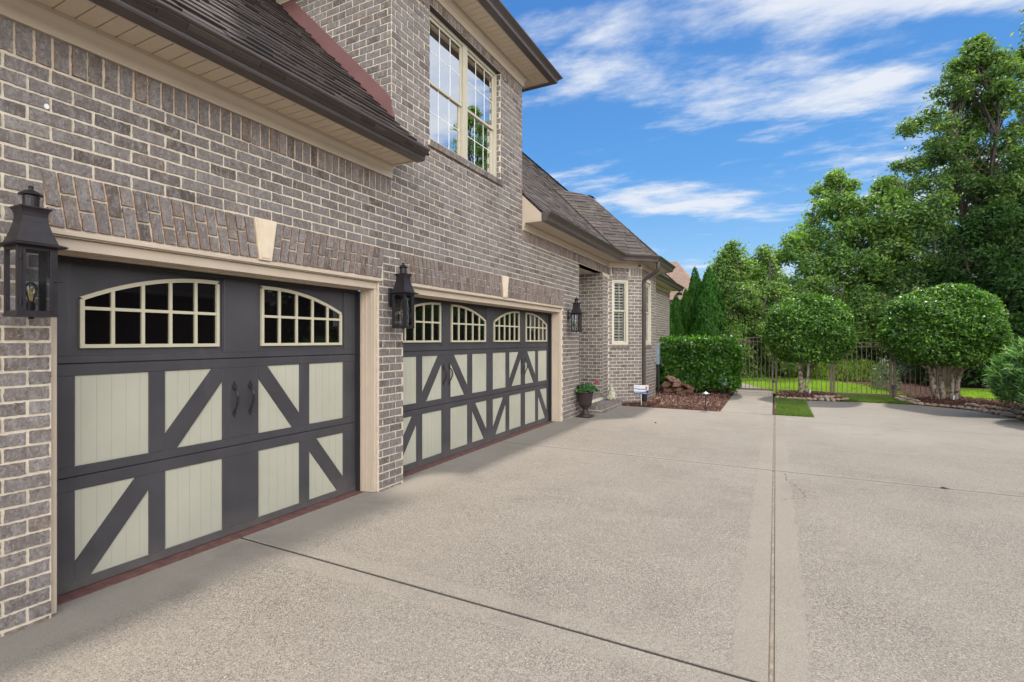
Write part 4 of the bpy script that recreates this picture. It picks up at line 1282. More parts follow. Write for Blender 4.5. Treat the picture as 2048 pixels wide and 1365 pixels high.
def quads_object(name, mat, V4, parent=None, tri=False):
    """V4: (N,k,3) array of k-gons"""
    N, k, _ = V4.shape
    o3 = origin(parent) if parent else Vector((0, 0, 0))
    v = (V4.reshape(-1, 3) - np.array([o3.x, o3.y, o3.z])).astype(np.float32)
    me = bpy.data.meshes.new(name)
    me.vertices.add(N * k); me.vertices.foreach_set('co', v.ravel())
    me.loops.add(N * k); me.loops.foreach_set('vertex_index', np.arange(N * k, dtype=np.int32))
    me.polygons.add(N); me.polygons.foreach_set('loop_start', np.arange(0, N * k, k, dtype=np.int32))
    try: me.polygons.foreach_set('loop_total', np.full(N, k, dtype=np.int32))
    except Exception: pass
    me.update(calc_edges=True); me.validate()
    me.materials.append(mat)
    o = bpy.data.objects.new(name, me); COL.objects.link(o)
    if parent: o.parent = parent; ORG[o.name] = o3
    return o


def unit(v): return v / (np.linalg.norm(v, axis=1, keepdims=True) + 1e-9)


def leaf_quads(C, Nn, length, width, rng, droop=0.0, updir=None, vary=0.3):
    """diamond leaves; C centres, Nn facing normals"""
    n = len(C); Nn = unit(Nn)
    if updir is None: t_ = rng.normal(size=(n, 3))
    else: t_ = updir + rng.normal(size=(n, 3)) * 0.35
    t_ = unit(t_ - Nn * np.sum(t_ * Nn, axis=1, keepdims=True)); b = np.cross(Nn, t_)
    Ls = (length * (1 + rng.uniform(-vary, vary, n)))[:, None]; Ws = (width * (1 + rng.uniform(-vary, vary, n)))[:, None]
    base = C - t_ * Ls / 2; tip = C + t_ * Ls / 2 - Nn * Ls * droop
    mid = C - t_ * Ls * 0.04
    return np.stack([base, mid + b * Ws / 2 + Nn * Ls * .05, tip, mid - b * Ws / 2 + Nn * Ls * .05], axis=1)


def scatter_poly(inside, dist, bx, n, rng, mind=0.0):
    out_ = []
    while len(out_) < n:
        x, y = rng.uniform(bx[0], bx[1]), rng.uniform(bx[2], bx[3])
        if inside(x, y) and dist(x, y) > mind: out_.append((x, y))
    return np.array(out_)


def chips(name, inside, dist, bx, n, zf, seed, mat='chip', size=.035):
    rng = np.random.default_rng(seed); P = scatter_poly(inside, dist, bx, n, rng, .01)
    C = np.column_stack([P, np.array([zf(x, y) for x, y in P]) + rng.uniform(0, .02, n)])
    Nn = unit(np.column_stack([rng.normal(size=(n, 2)) * .55, np.ones(n)]))
    t_ = unit(np.cross(Nn, rng.normal(size=(n, 3)))); b = np.cross(Nn, t_)
    Ls = (size * rng.uniform(.5, 1.5, n))[:, None]; Ws = Ls * rng.uniform(.25, .5, n)[:, None]
    o = quads_object(name, M[mat], np.stack([C - t_ * Ls / 2 - b * Ws / 2, C + t_ * Ls / 2 - b * Ws * .3, C + t_ * Ls * .45 + b * Ws / 2, C - t_ * Ls / 2 + b * Ws * .4], axis=1))
    o['kind'] = 'stuff'; return o


# mulch bed by the house
bedA = [(-3.27, 12.02), (-1.09, 12.02), (-1.09, 16.9), (-3.62, 16.9), (-3.62, 15.2), (-3.0, 14.5), (-2.97, 12.83), (-3.6, 12.2), (-3.6, 12.02)]
o, ia, da = hump('mulch_bed', M['mulch'], bedA, 0.06, -0.02, 'structure', 0.08, .008, 2, .25)
chips('mulch_chips', ia, da, (-3.62, -1.09, 12.02, 16.9), 9000, lambda x, y: -0.01 + .06 * min(1, da(x, y) / .25) ** .6, 4)
# mulch bed round the two clipped trees
bedB = [(0.02, 15.28), (0.5, 15.32), (1.15, 15.62), (1.62, 15.95), (1.62, 17.1), (0.0, 17.1), (0.0, 15.7)]
o, ib, db = hump('mulch_bed', M['mulch'], bedB, 0.12, -0.02, 'structure', 0.08, .008, 3, .4)
chips('mulch_chips', ib, db, (0, 1.7, 15.2, 17.1), 3500, lambda x, y: -0.01 + .12 * min(1, db(x, y) / .4) ** .6, 5)
bedC = [(2.98, 15.55), (3.5, 15.35), (4.1, 14.95), (4.45, 14.1), (4.6, 13.1), (5.4, 12.45), (9, 12.1), (9, 14.6), (7.0, 15.6), (5.4, 16.6), (4.5, 17.1), (2.75, 17.1), (2.75, 16.2)]
o, ic, dc = hump('mulch_bed', M['mulch'], bedC, 0.13, -0.02, 'structure', 0.09, .008, 4, .4)
chips('mulch_chips', ic, dc, (2.7, 7, 12.2, 17.1), 7000, lambda x, y: -0.01 + .13 * min(1, dc(x, y) / .4) ** .6, 6)
# lawns
sheet('lawn', M['lawn'], [(-8, 16.95), (16, 16.95), (16, 34), (-8, 34)], -0.012)
sheet('lawn', M['turf'], [(GP[0] + .09, GP[2] + .03), (GP[1] - .03, GP[2] + .03), (GP[1] - .03, GP[3]), (GP[0] + .09, GP[3])], -0.010)
sheet('lawn', M['turf'], [(1.6, 15.4), (3.0, 15.4), (2.8, 17.0), (1.6, 17.0)], -0.016)
sheet('lawn', M['lawn'], [(4.4, 16.6), (5.6, 16.4), (9, 15.0), (16, 14), (16, 17.0), (4.4, 17.0)], -0.014)
edging = MB(); edging.box(-.06, .035, 12.0, 15.3, -.1, -.012); edging.box(.66, .70, 12.0, 15.2, -.1, -.02); edging.box(-.06, .7, 11.995, 12.03, -.1, -.02)
eo = edging.build('soil_edge', M['mulch']); eo['kind'] = 'structure'


def grass(name, x0, x1, y0, y1, n, h, seed, test=None, z=0.0, mat='blade'):
    rng = np.random.default_rng(seed); X = rng.uniform(x0, x1, n); Y = rng.uniform(y0, y1, n)
    if test is not None:
        k = np.array([test(a, b) for a, b in zip(X, Y)]); X, Y = X[k], Y[k]; n = len(X)
    hh = h * rng.uniform(.5, 1.3, n); a = rng.uniform(0, 2 * np.pi, n); w = h * .09
    dx, dy = np.cos(a), np.sin(a); lx, ly = rng.normal(size=n) * hh * .45, rng.normal(size=n) * hh * .45
    zz = np.full(n, z)
    V = np.stack([np.column_stack([X - dx * w, Y - dy * w, zz]), np.column_stack([X + dx * w, Y + dy * w, zz]), np.column_stack([X + lx, Y + ly, zz + hh])], axis=1)
    o = quads_object(name, M[mat], V); o['kind'] = 'stuff'; return o


grass('grass', GP[0] + .08, GP[1] - .02, GP[2] + .02, GP[3] + .1, 30000, .06, 21, None, -.012)
grass('grass', 1.58, 2.98, 15.44, 17.0, 42000, .06, 22, None, -.014)
BK = lambda x, y: y < 24.6 - .02 * x and not (-3.4 < x < -0.05 and y < 22 and x < -0.06 - (y - 17) * .3 and x > -1.1 - max(0, (y - 17.2)) * .75) and not (x > 2.2 + (24 - y) * .30 and x < 4.5)
grass('grass', -4, 4.2, 17.0, 24.8, 90000, .06, 23, BK, -.01, 'sunblade')
grass('grass', 4.7, 9, 16.2, 20.5, 35000, .06, 24, lambda x, y: not (ic(x, y)), -.012, 'sunblade')
bedD = [(1.0, 24.0), (2.6, 21.5), (3.3, 17.3), (4.6, 17.2), (4.7, 26), (-4, 26.5), (-4, 24.4)]
o, idd, dd = hump('mulch_bed', M['mulch'], bedD, 0.05, 0.0, 'structure', 0.2, .01, 8, .4)
chips('mulch_chips', idd, dd, (-4, 4.7, 17.2, 26.5), 5000, lambda x, y: .02, 9, size=.07)


# ---------------------------------------------------------------- border stones
def stone_mesh(seed):
    import bmesh
    rr_ = random.Random(seed); bm = bmesh.new(); bmesh.ops.create_icosphere(bm, subdivisions=3, radius=1)
    f = [(Vector((rr_.uniform(-1, 1), rr_.uniform(-1, 1), rr_.uniform(-1, 1))), rr_.uniform(.7, 3), rr_.uniform(.04, .12)) for _ in range(6)]
    cuts = [(Vector((rr_.uniform(-1, 1), rr_.uniform(-1, 1), rr_.uniform(-.4, 1))).normalized(), rr_.uniform(.68, .9)) for _ in range(6)]
    for v in bm.verts:
        d = v.co.normalized(); s_ = 1 + sum(a * math.sin(k * 2 * d.dot(q) + k) for q, k, a in f); p_ = d * s_
        for n_, h_ in cuts:
            e_ = p_.dot(n_) - h_
            if e_ > 0: p_ -= n_ * e_ * .8
        v.co = p_
    me = bpy.data.meshes.new('river_stone'); bm.to_mesh(me); bm.free(); me.materials.append(M['stone'])
    me.polygons.foreach_set('use_smooth', [True] * len(me.polygons)); return me


protos = [stone_mesh(i) for i in range(5)]
rr = random.Random(12)


def stone(x, y, z, s, label, grp):
    o = bpy.data.objects.new('river_stone', protos[rr.randrange(5)]); COL.objects.link(o)
    o.location = (x, y, z); o.scale = (s * rr.uniform(.95, 1.3), s * rr.uniform(.7, 1.0), s * rr.uniform(.42, .6)); o.rotation_euler = (rr.uniform(-.25, .25), rr.uniform(-.25, .25), rr.uniform(0, 6.28))
    tag(o, label, 'stone', grp)


def along(pts, step):
    d = 0; out_ = []; nxt = 0
    for a, b in zip(pts, pts[1:]):
        l = math.hypot(b[0] - a[0], b[1] - a[1])
        while nxt <= d + l:
            f = (nxt - d) / l; out_.append((a[0] + (b[0] - a[0]) * f, a[1] + (b[1] - a[1]) * f)); nxt += step * rr.uniform(.75, 1.25)
        d += l
    return out_


for (x, y) in along([(.03, 15.30), (.5, 15.26), (1.2, 15.42), (1.62, 15.66), (1.66, 15.9)], .135):
    stone(x, y, .035, rr.uniform(.06, .085), 'rounded tan river stone edging the mulch round the left clipped tree', 'border stones left tree')
for (x, y) in along([(.95, 15.62), (1.3, 15.82), (1.55, 16.15)], .15):
    stone(x, y, .075, rr.uniform(.06, .085), 'tan river stone in the upper row beside the left clipped tree', 'upper border stones left tree')
eR = [(3.0, 15.47), (3.45, 15.26), (3.95, 14.88), (4.27, 14.05), (4.42, 13.15), (4.9, 12.6)]
for (x, y) in along([(2.83, 16.5), (2.86, 16.0), (3.0, 15.52)], .13):
    stone(x, y, .05, rr.uniform(.06, .09), 'pale stone in the short run beside the wide fence gate', 'border stones beside gate')
    stone(x + .1, y + .02, .09, rr.uniform(.05, .08), 'pale stone in the short run beside the wide fence gate', 'border stones beside gate')
for (x, y) in along(eR, .145):
    stone(x, y, .035, rr.uniform(.065, .095), 'rounded river stone in the lower edging row of the right-hand bed', 'lower border stones right bed')
for (x, y) in along([(3.9, 15.1), (4.3, 14.5), (4.5, 13.6), (4.8, 12.95)], .12):
    stone(x + rr.uniform(0, .06), y + .03, .095, rr.uniform(.06, .10), 'stacked river stone in the upper edging row under the long-leaved shrub', 'upper border stones right bed')
for (x, y) in along([(0.0, 13.1), (0.0, 15.2)], .21):
    stone(x, y, -.005, rr.uniform(.02, .032), 'small pebble in the soil strip between the path and the grass', 'pebbles beside path')


# ================================================================ fence and gates
FY = 16.98


def bar(m, x0, x1, y0, y1, z0, z1): m.box(x0, x1, y0, y1, z0, z1)


pk = {}


def picket(parent, x, y, z0, z1, w=.016):
    key = (round(z1 - z0, 3), w)
    if key not in pk:
        m = MB(); m.box(-w / 2, w / 2, -w / 2, w / 2, 0, z1 - z0); me_o = m.build('picket', M['fence']); pk[key] = me_o.data; bpy.data.objects.remove(me_o)
    o = bpy.data.objects.new('picket', pk[key]); COL.objects.link(o); o.parent = parent
    p = origin(parent); o.location = (x - p.x, y - p.y, z0 - p.z)


def post(parent, x, y, z1, w=.055):
    m = MB(); m.box(x - w / 2, x + w / 2, y - w / 2, y + w / 2, 0, z1)
    m.loft([[(x + a * w * .58, y + b * w * .58, z1) for a, b in ((-1, -1), (1, -1), (1, 1), (-1, 1))], [(x + a * w * .58, y + b * w * .58, z1 + .012) for a, b in ((-1, -1), (1, -1), (1, 1), (-1, 1))], [(x + a * w * .2, y + b * w * .2, z1 + .03) for a, b in ((-1, -1), (1, -1), (1, 1), (-1, 1))]], True, True)
    m.build('post', M['fence'], parent)


def rails(parent, x0, x1, zs, t=.025, y=FY):
    for z in zs:
        m = MB(); m.box(x0, x1, y - t / 2, y + t / 2, z - t / 2, z + t / 2); m.build('rail', M['fence'], parent)


# arched path gate
gt = thing('fence_gate', (-.55, FY, 0), 'bronze metal gate with an arched double top rail at the end of the path', 'gate')
x0, x1 = -1.03, -.055
arc = lambda x: 1.52 + .13 * (1 - ((x - (x0 + x1) / 2) / ((x1 - x0) / 2)) ** 2)
for dz_, nm in ((0, 'arched_rail'), (-.125, 'arched_rail')):
    m = MB(); m.tube([(x0 + (x1 - x0) * i / 14, FY, arc(x0 + (x1 - x0) * i / 14) + dz_) for i in range(15)], .016, 6); m.build(nm, M['fence'], gt)
for x in (x0 + .02, x1 - .02):
    m = MB(); m.box(x - .022, x + .022, FY - .022, FY + .022, .05, arc(x) - .005); m.build('stile', M['fence'], gt)
m = MB(); m.box(x0 + .042, x1 - .042, FY - .02, FY + .02, .06, .115); m.build('bottom_rail', M['fence'], gt)
for i in range(1, 9):
    x = x0 + (x1 - x0) * i / 9; picket(gt, x, FY, .115, round(arc(x), 2) - .01)
m = MB(); m.box(x1 - .02, x1 + .035, FY - .05, FY + .01, .30, .38); m.build('latch', M['black'], gt)
# left run, behind the hedge
fl = thing('metal_fence', (-2.3, FY, 0), 'bronze picket fence panel between the house wall and the arched gate, behind the hedge', 'fence')
post(fl, -1.10, FY, 1.50); post(fl, -3.6, FY, 1.45)
rails(fl, -3.57, -1.13, (.10, 1.28, 1.42))
for i in range(1, 20): picket(fl, -3.6 + 2.5 * i / 20, FY, .10, 1.42)
f1 = thing('metal_fence', (.7, FY, 0), 'bronze picket fence panel behind the left clipped tree', 'fence')
post(f1, .02, FY, 1.46, .05); post(f1, 1.40, FY, 1.50)
rails(f1, .045, 1.37, (.085, 1.36, 1.48))
for i in range(1, 12): picket(f1, .02 + 1.38 * i / 12, FY, .085, 1.48)
g2 = thing('fence_gate', (2.1, FY, 0), 'wide bronze metal gate with a flat double top rail and heavy bottom rail', 'gate')
x0, x1 = 1.445, 2.80
for x in (x0 + .022, x1 - .022):
    m = MB(); m.box(x - .026, x + .026, FY - .024, FY + .024, .03, 1.52); m.build('stile', M['fence'], g2)
rails(g2, x0 + .05, x1 - .05, (1.385, 1.505), .026)
m = MB(); m.box(x0 + .05, x1 - .05, FY - .022, FY + .022, .035, .095); m.build('bottom_rail', M['fence'], g2)
for i in range(1, 12): picket(g2, x0 + (x1 - x0) * i / 12, FY, .095, 1.505)
m = MB(); m.box(x1 - .01, x1 + .07, FY - .055, FY + .01, .25, .36); m.box(x1 + .01, x1 + .03, FY - .04, FY - .02, .05, .25); m.build('latch', M['black'], g2)
f2 = thing('metal_fence', (3.6, FY, 0), 'bronze picket fence panel behind the right clipped tree, up to the corner post', 'fence')
post(f2, 2.87, FY, 1.50, .06); post(f2, 4.20, FY, 1.50, .06)
rails(f2, 2.9, 4.17, (.10, 1.36, 1.48))
for i in range(1, 12): picket(f2, 2.87 + 1.33 * i / 12, FY, .10, 1.48)
f3 = thing('metal_fence', (4.2, 19.5, 0), 'bronze picket fence run going back from the corner post towards the trees', 'fence')
post(f3, 4.20, 19.6, 1.50, .06)
for z in (.10, 1.36, 1.48):
    m = MB(); m.box(4.19, 4.21, FY + .03, 19.57, z - .012, z + .012); m.build('rail', M['fence'], f3)
for i in range(1, 22): picket(f3, 4.20, FY + (19.6 - FY) * i / 22, .10, 1.48)
wf = thing('board_fence', (7.5, 21.8, 0), 'brown board fence with deep shade in its colour beyond the right-hand lawn', 'fence')
rr = random.Random(4); m = MB()
x = 4.5
while x < 14: m.box(x, x + .135, 21.8 + rr.uniform(-.006, .006), 21.83, .0, 1.58 + rr.uniform(-.02, .02)); x += .15
m.build('boards', M['darkfence'], wf)
m = MB(); m.box(4.4, 14, 21.84, 21.9, .3, .4); m.box(4.4, 14, 21.84, 21.9, 1.25, 1.35); m.box(4.3, 14, 21.78, 21.92, 1.6, 1.63); m.build('rail', M['darkfence'], wf)


# ================================================================ vegetation
def shell_points(n, rng, c_, r, flat_bottom=0.75, power=2.0, depth=.10, noise=.05, layer=1.0, lumps=0):
    d = unit(rng.normal(size=(n, 3)))
    if lumps:
        ld = unit(rng.normal(size=(lumps, 3))); li = rng.integers(0, lumps, n); lr = rng.uniform(-.055, .03, lumps)
        d = unit(ld[li] + rng.normal(size=(n, 3)) * .036); layer = layer + lr[li]
    a = np.abs(d) ** power
    k = (a.sum(axis=1)) ** (-1 / power)
    wob = 1 + noise * (np.sin(d[:, 0] * 5 + 1) * np.cos(d[:, 1] * 6 + 2) + np.sin(d[:, 2] * 7 + d[:, 0] * 4)) + .018 * np.sin(d[:, 0] * 23) * np.sin(d[:, 1] * 21 + 1) * np.sin(d[:, 2] * 22 + 2) + rng.normal(size=n) * .012
    s_ = (k * wob * layer)[:, None] * d
    s_[:, 2] = np.where(s_[:, 2] < -flat_bottom, -flat_bottom + rng.uniform(-.06, .06, n), s_[:, 2])
    s_ *= (1 - depth * rng.random(n) ** 1.5)[:, None]
    return np.array(c_) + s_ * np.array(r), unit(d / np.array(r))


def topiary(base, c_, r, n, seed, label, trunks, fb=.80):
    t_ = thing('clipped_tree', base, label, 'tree', 'clipped holly trees by the fence')
    rng = np.random.default_rng(seed)
    P, N_ = shell_points(int(n * .62), rng, c_, r, fb, lumps=n // 26)
    up = N_ * .35 + np.array([0, 0, .5]) + rng.normal(size=(len(P), 3)) * .6
    a = leaf_quads(P, up, .078, .044, rng)
    P, N_ = shell_points(int(n * .16), rng, c_, r, fb, depth=.20)
    a2 = leaf_quads(P, N_ * .4 + rng.normal(size=(len(P), 3)) * .7, .075, .042, rng)
    P2, N2 = shell_points(n // 3, rng, c_, np.array(r) * .88, fb, depth=.25)
    b = leaf_quads(P2, N2 + rng.normal(size=(len(P2), 3)) * .8, .09, .055, rng)
    P3, N3 = shell_points(n // 16, rng, c_, np.array(r) * 1.02, fb, depth=.05)     # shoots that break the outline
    c3_ = leaf_quads(P3, rng.normal(size=(len(P3), 3)), .075, .036, rng, 0, N3 * 2)
    quads_object('crown', M['holly'], np.concatenate([a, a2, b, c3_]), t_)
    m = MB()
    for pts, rad in trunks: m.tube(pts, rad, 10)
    m.build('trunk', M['palebark'], t_, smooth=True)
    return t_


B1 = Vector((.68, 16.25, .05)); rr = random.Random(9)
def stems(base, spec, top):
    out_ = []
    for (dx, dy, lean, r0, h) in spec:
        p = Vector(base) + Vector((dx, dy, 0)); pts = []
        for i in range(6):
            f = i / 5
            pts.append(p + Vector((lean[0] * f ** 1.4 + .015 * math.sin(i * 2.1 + dx * 30), lean[1] * f, h * f)))
        out_.append((pts, [r0 * (1.18 - .5 * i / 5) if i else r0 * 1.35 for i in range(6)]))
        # branches entering the crown
        for s_ in (-1, 1):
            q = pts[3]; out_.append(([q, q + Vector((.14 * s_ + lean[0] * .3, .05 * s_, .2)), q + Vector((.4 * s_ + lean[0] * .5, .12 * s_, .45))], [r0 * .5, r0 * .38, r0 * .2]))
    return out_
topiary(tuple(B1), (.79, 16.2, 1.80), (1.10, 1.05, .99), 34000, 31, 'smaller round clipped holly tree on two pale trunks, beside the path',
        stems(B1, [(-.05, 0, (-.04, .05), .056, 1.25), (.085, .02, (.08, 0), .042, 1.2)], 1.3))
B2 = Vector((3.72, 16.1, .05))
topiary(tuple(B2), (3.64, 16.0, 1.84), (1.25, 1.18, 1.04), 46000, 32, 'larger wide clipped holly tree on several pale trunks, right of the wide gate',
        stems(B2, [(-.15, 0, (-.26, .05), .058, 1.2), (-.03, .04, (-.06, .1), .052, 1.2), (.14, .0, (.05, .1), .040, 1.25), (.20, .03, (.24, 0), .048, 1.2)], 1.3))
for (x, y, lb) in ((.83, 16.02, 'small grey spotlight at the foot of the smaller clipped tree'), (3.83, 15.85, 'small grey spotlight at the foot of the larger clipped tree')):
    s_ = thing('spotlight', (x, y, .08), lb, 'garden light', 'garden spotlights')
    m = MB(); m.tube([(x, y, .08), (x, y, .15)], .008, 6); m.build('stake', M['pewter'], s_)
    m = MB(); m.tube([(x - .01, y - .01, .12), (x + .01, y + .03, .22)], [.028, .036], 12); m.build('lamp_head', M['pewter'], s_)


def hedge(name, base, bx, n, seed, mat, ll, lw, label, cat, stem_mat='bark', updir=(0, 0, 1)):
    t_ = thing(name, base, label, cat); rng = np.random.default_rng(seed)
    x0, x1, y0, y1, z0, z1 = bx; c_ = np.array([(x0 + x1) / 2, (y0 + y1) / 2, (z0 + z1) / 2]); h_ = np.array([(x1 - x0) / 2, (y1 - y0) / 2, (z1 - z0) / 2])
    allq = []
    for layer, cnt in ((1.0, n), (.88, n // 2), (.7, n // 3)):
        A_ = np.array([h_[1] * h_[2], h_[0] * h_[2], h_[0] * h_[1]]); A_ = A_ / A_.sum()
        ax = rng.choice(3, cnt, p=A_); u = rng.uniform(-1, 1, (cnt, 3)); sg = rng.choice([-1, 1], cnt); u[np.arange(cnt), ax] = sg
        k = (np.abs(u) ** 5).sum(axis=1) ** (-1 / 5); d = u * k[:, None]
        wob = 1 + .045 * np.sin(u[:, 0] * 6 + u[:, 2] * 4) + .03 * np.sin(u[:, 2] * 9 + 1) + rng.normal(size=cnt) * .035
        P = c_ + d * h_ * layer * wob[:, None]; Nn = np.zeros((cnt, 3)); Nn[np.arange(cnt), ax] = sg
        up = np.array(updir) + Nn * .8 + rng.normal(size=(cnt, 3)) * .45
        face = Nn * .5 + np.array([0, 0, .55]) + rng.normal(size=(cnt, 3)) * .45
        allq.append(leaf_quads(P, face, ll, lw, rng, .12, up))
    # shoots along the top
    cnt = n // 12; P = np.column_stack([rng.uniform(x0 + .05, x1 - .05, cnt), rng.uniform(y0 + .05, y1 - .05, cnt), z1 + np.abs(rng.normal(size=cnt)) * .05])
    allq.append(leaf_quads(P, rng.normal(size=(cnt, 3)) + np.array([0, -.3, .2]), ll, lw, rng, .1, np.array([0, 0, 1.0])))
    quads_object('foliage', M[mat], np.concatenate(allq), t_)
    m = MB(); rr_ = random.Random(seed)
    for i in range(max(5, int((x1 - x0) * 5))):
        x, y = rr_.uniform(x0 + .15, x1 - .15), rr_.uniform(y0 + .15, y1 - .15)
        m.tube([(x, y, 0), (x + rr_.uniform(-.05, .05), y, z1 * .4), (x + rr_.uniform(-.15, .15), y, z1 * .8)], [.014, .011, .006], 5)
    m.build('stems', M[stem_mat], t_); return t_


hedge('laurel_hedge', (-1.95, 15.8, 0), (-3.12, -.93, 15.3, 16.45, .14, 1.56), 13000, 41, 'laurel', .135, .050, 'glossy bright green laurel hedge clipped square beside the path gate', 'hedge')


def long_shrub(base, r, n, seed, mat, ll, lw, label, name='leafy_shrub'):
    t_ = thing(name, base, label, 'shrub'); rng = np.random.default_rng(seed); Q = []
    # whorls of long leaves on upright shoots
    sh = n // 14
    d = unit(rng.normal(size=(sh, 3))); d[:, 2] = np.abs(d[:, 2]) * 1.3 - .6; d = unit(d)
    tips = np.array(base) + np.array([0, 0, r[2]]) * .62 + d * np.array(r) * rng.uniform(.62, 1.0, sh)[:, None] * np.array([1, 1, .62 * 1.0])
    axis = unit(d * np.array([1, 1, .7]) + np.array([0, 0, .75]))
    for j in range(14):
        a = unit(axis + rng.normal(size=(sh, 3)) * .62)
        C = tips - axis * rng.uniform(0, ll * 1.0, sh)[:, None] + a * ll * .5
        nn_ = unit(np.cross(np.cross(a, axis) + 1e-3, a) + rng.normal(size=(sh, 3)) * .2)
        Q.append(leaf_quads(C, nn_, ll, lw, rng, .1, a * 3, .25))
    quads_object('foliage', M[mat], np.concatenate(Q), t_)
    m = MB(); rr_ = random.Random(seed)
    for i in range(26):
        a = rr_.uniform(0, 6.28); q = rr_.uniform(.2, .85)
        m.tube([base, (base[0] + math.cos(a) * r[0] * q * .5, base[1] + math.sin(a) * r[1] * q * .5, base[2] + r[2] * .5), (base[0] + math.cos(a) * r[0] * q, base[1] + math.sin(a) * r[1] * q, base[2] + r[2] * 1.0 * (1.1 - q * .5))], [.015, .011, .005], 5)
    m.build('stems', M['bark'], t_); return t_


long_shrub((4.86, 13.1, .0), (1.12, 1.0, 1.42), 24000, 51, 'oleander', .19, .034, 'large shrub of long narrow leaves at the right edge, behind the stone edging')
long_shrub((6.4, 12.9, .1), (1.1, 1.0, 1.30), 7000, 52, 'oleander', .17, .030, 'second long-leaved shrub beyond the right-hand one, nearest the right edge')


def tree(name, base, h, crown, seed, mat, nclump, nleaf, ll, lw, label, group=None, trunk_r=.18, stems_n=1, clump_r=.9, bare=.25, bark='bark', spread=.5, cat='tree', branch_r=.028):
    """crown(f) -> radius at relative height f (0 at the first limb, 1 at the top)"""
    t_ = thing(name, base, label, cat, group); rng = np.random.default_rng(seed); b3 = np.array(base)
    m = MB(); heads = []
    for s_ in range(stems_n):
        a = 2 * math.pi * s_ / stems_n + seed; lean = spread * (stems_n > 1)
        off_ = np.array([math.cos(a) * lean, math.sin(a) * lean * .6]); k = 7; pts = []
        for i in range(k):
            f = i / (k - 1); w_ = .05 * h * .12
            pts.append(b3 + np.array([off_[0] * f * 2.2 + math.sin(i * 1.7 + s_) * w_, off_[1] * f * 2 + math.cos(i * 2.3 + s_) * w_, h * (.93 - .06 * s_) * f]))
        m.tube([tuple(p) for p in pts], [trunk_r / (stems_n ** .4) * (1.15 - f_ / (k - 1)) + .012 for f_ in range(k)], 9)
        heads.append(pts)
    C = []; CR = []
    tries = 0
    while len(C) < nclump and tries < nclump * 30:
        tries += 1
        f = rng.random() ** .9; z = h * (bare + (1 - bare) * f); rmax = crown(f)
        a = rng.uniform(0, 2 * np.pi); rad = rmax * math.sqrt(rng.uniform(.01, 1.0)) * rng.uniform(.8, 1.08)
        p = b3 + np.array([rad * math.cos(a), rad * math.sin(a) * .85, z])
        cr_ = clump_r * rng.uniform(.35, 1.3) * (1 - .5 * f ** 1.5)
        C.append(p); CR.append(cr_)
        hs = heads[rng.integers(len(heads))]; zi = max(bare * .7 * h, z - rad * .75 - .4)
        fz = min(.999, zi / (h * .93)) * (len(hs) - 1); i0 = int(fz); q = hs[i0] * (1 - (fz - i0)) + hs[min(i0 + 1, len(hs) - 1)] * (fz - i0)
        mid = (q + p) / 2 + np.array([0, 0, .12 * rad]) + rng.normal(size=3) * .1
        if len(C) % 2 == 0 or nclump < 60: m.tube([tuple(q), tuple(mid), tuple(p)], [branch_r * (h / 8) ** .5, branch_r * .65 * (h / 8) ** .5, .008], 5, False)
    C = np.array(C); CR = np.array(CR)
    wt = CR ** 2.2 * rng.uniform(.5, 1.5, len(CR)); idx = rng.choice(len(C), nleaf, p=wt / wt.sum())
    d = unit(rng.normal(size=(nleaf, 3))); rad = rng.random(nleaf) ** .45
    rad = np.where(rng.random(nleaf) < .25, np.minimum(np.abs(rng.normal(size=nleaf)), 1.55) * .85, rad)
    P = C[idx] + d * (rad * CR[idx])[:, None] * np.array([1.05, 1.05, .85])
    Nn = d * .55 + np.array([0, 0, .6]) + rng.normal(size=(nleaf, 3)) * .6
    quads_object('crown', M[mat], leaf_quads(P, Nn, ll, lw, rng, .12), t_)
    m.build('trunk', M[bark], t_, smooth=True); return t_


def cedar(base, h, r, n, seed, label):
    t_ = thing('arborvitae', base, label, 'tree', 'arborvitae row behind the house corner'); rng = np.random.default_rng(seed)
    f = 1 - np.sqrt(rng.random(n)); f = np.clip(f, 0, .995); a = rng.uniform(0, 2 * np.pi, n)
    prof = r * (1 - f) ** .62 * (1 - .25 * (1 - f) ** 6)
    lob = 1 + .10 * np.sin(a * 5 + f * 20) + .06 * np.sin(a * 9 - f * 31)
    rad = prof * lob * (1 - .22 * rng.random(n) ** 2)
    P = np.array(base) + np.column_stack([rad * np.cos(a), rad * np.sin(a), h * f])
    outw = np.column_stack([np.cos(a), np.sin(a), np.full(n, .25)])
    Nn = outw + rng.normal(size=(n, 3)) * .5
    quads_object('crown', M['cedar'], leaf_quads(P, Nn, .16, .055, rng, .0, np.array([0, 0, 1.0]) + outw * .35), t_)
    m = MB(); m.tube([base, (base[0], base[1], h * .9)], [.09, .01], 7); m.build('trunk', M['bark'], t_); return t_


def gxy(u, Y):      # world X for photo column u at depth Y (used only while laying out the trees)
    a = (u - 1024) / F_PX; n_ = math.hypot(F_PX, 527); c_, s_ = F_PX / n_, 527 / n_
    return Y * (-s_ + a * c_) / (c_ + a * s_)


CE = [(1352, 23.0, 3.55, .62, 'arborvitae nearest the house wall, its top cut off by the eave'), (1372, 23.5, 3.85, .62, 'second arborvitae from the house, dark and narrow'),
      (1390, 26.0, 5.15, .72, 'tallest arborvitae, standing behind the others with a pointed top'), (1399, 23.2, 4.25, .60, 'narrow arborvitae in front of the tallest one'),
      (1418, 22.8, 4.65, .98, 'broad arborvitae at the right end of the dark row')]
for i, (u, Y, h_, r_, lb) in enumerate(CE): cedar((gxy(u, Y), Y, 0), h_, r_, 16000, 60 + i, lb)
cedar((gxy(1335, 22.6), 22.6, 0), 3.3, .6, 7000, 66, 'arborvitae almost hidden behind the house corner')

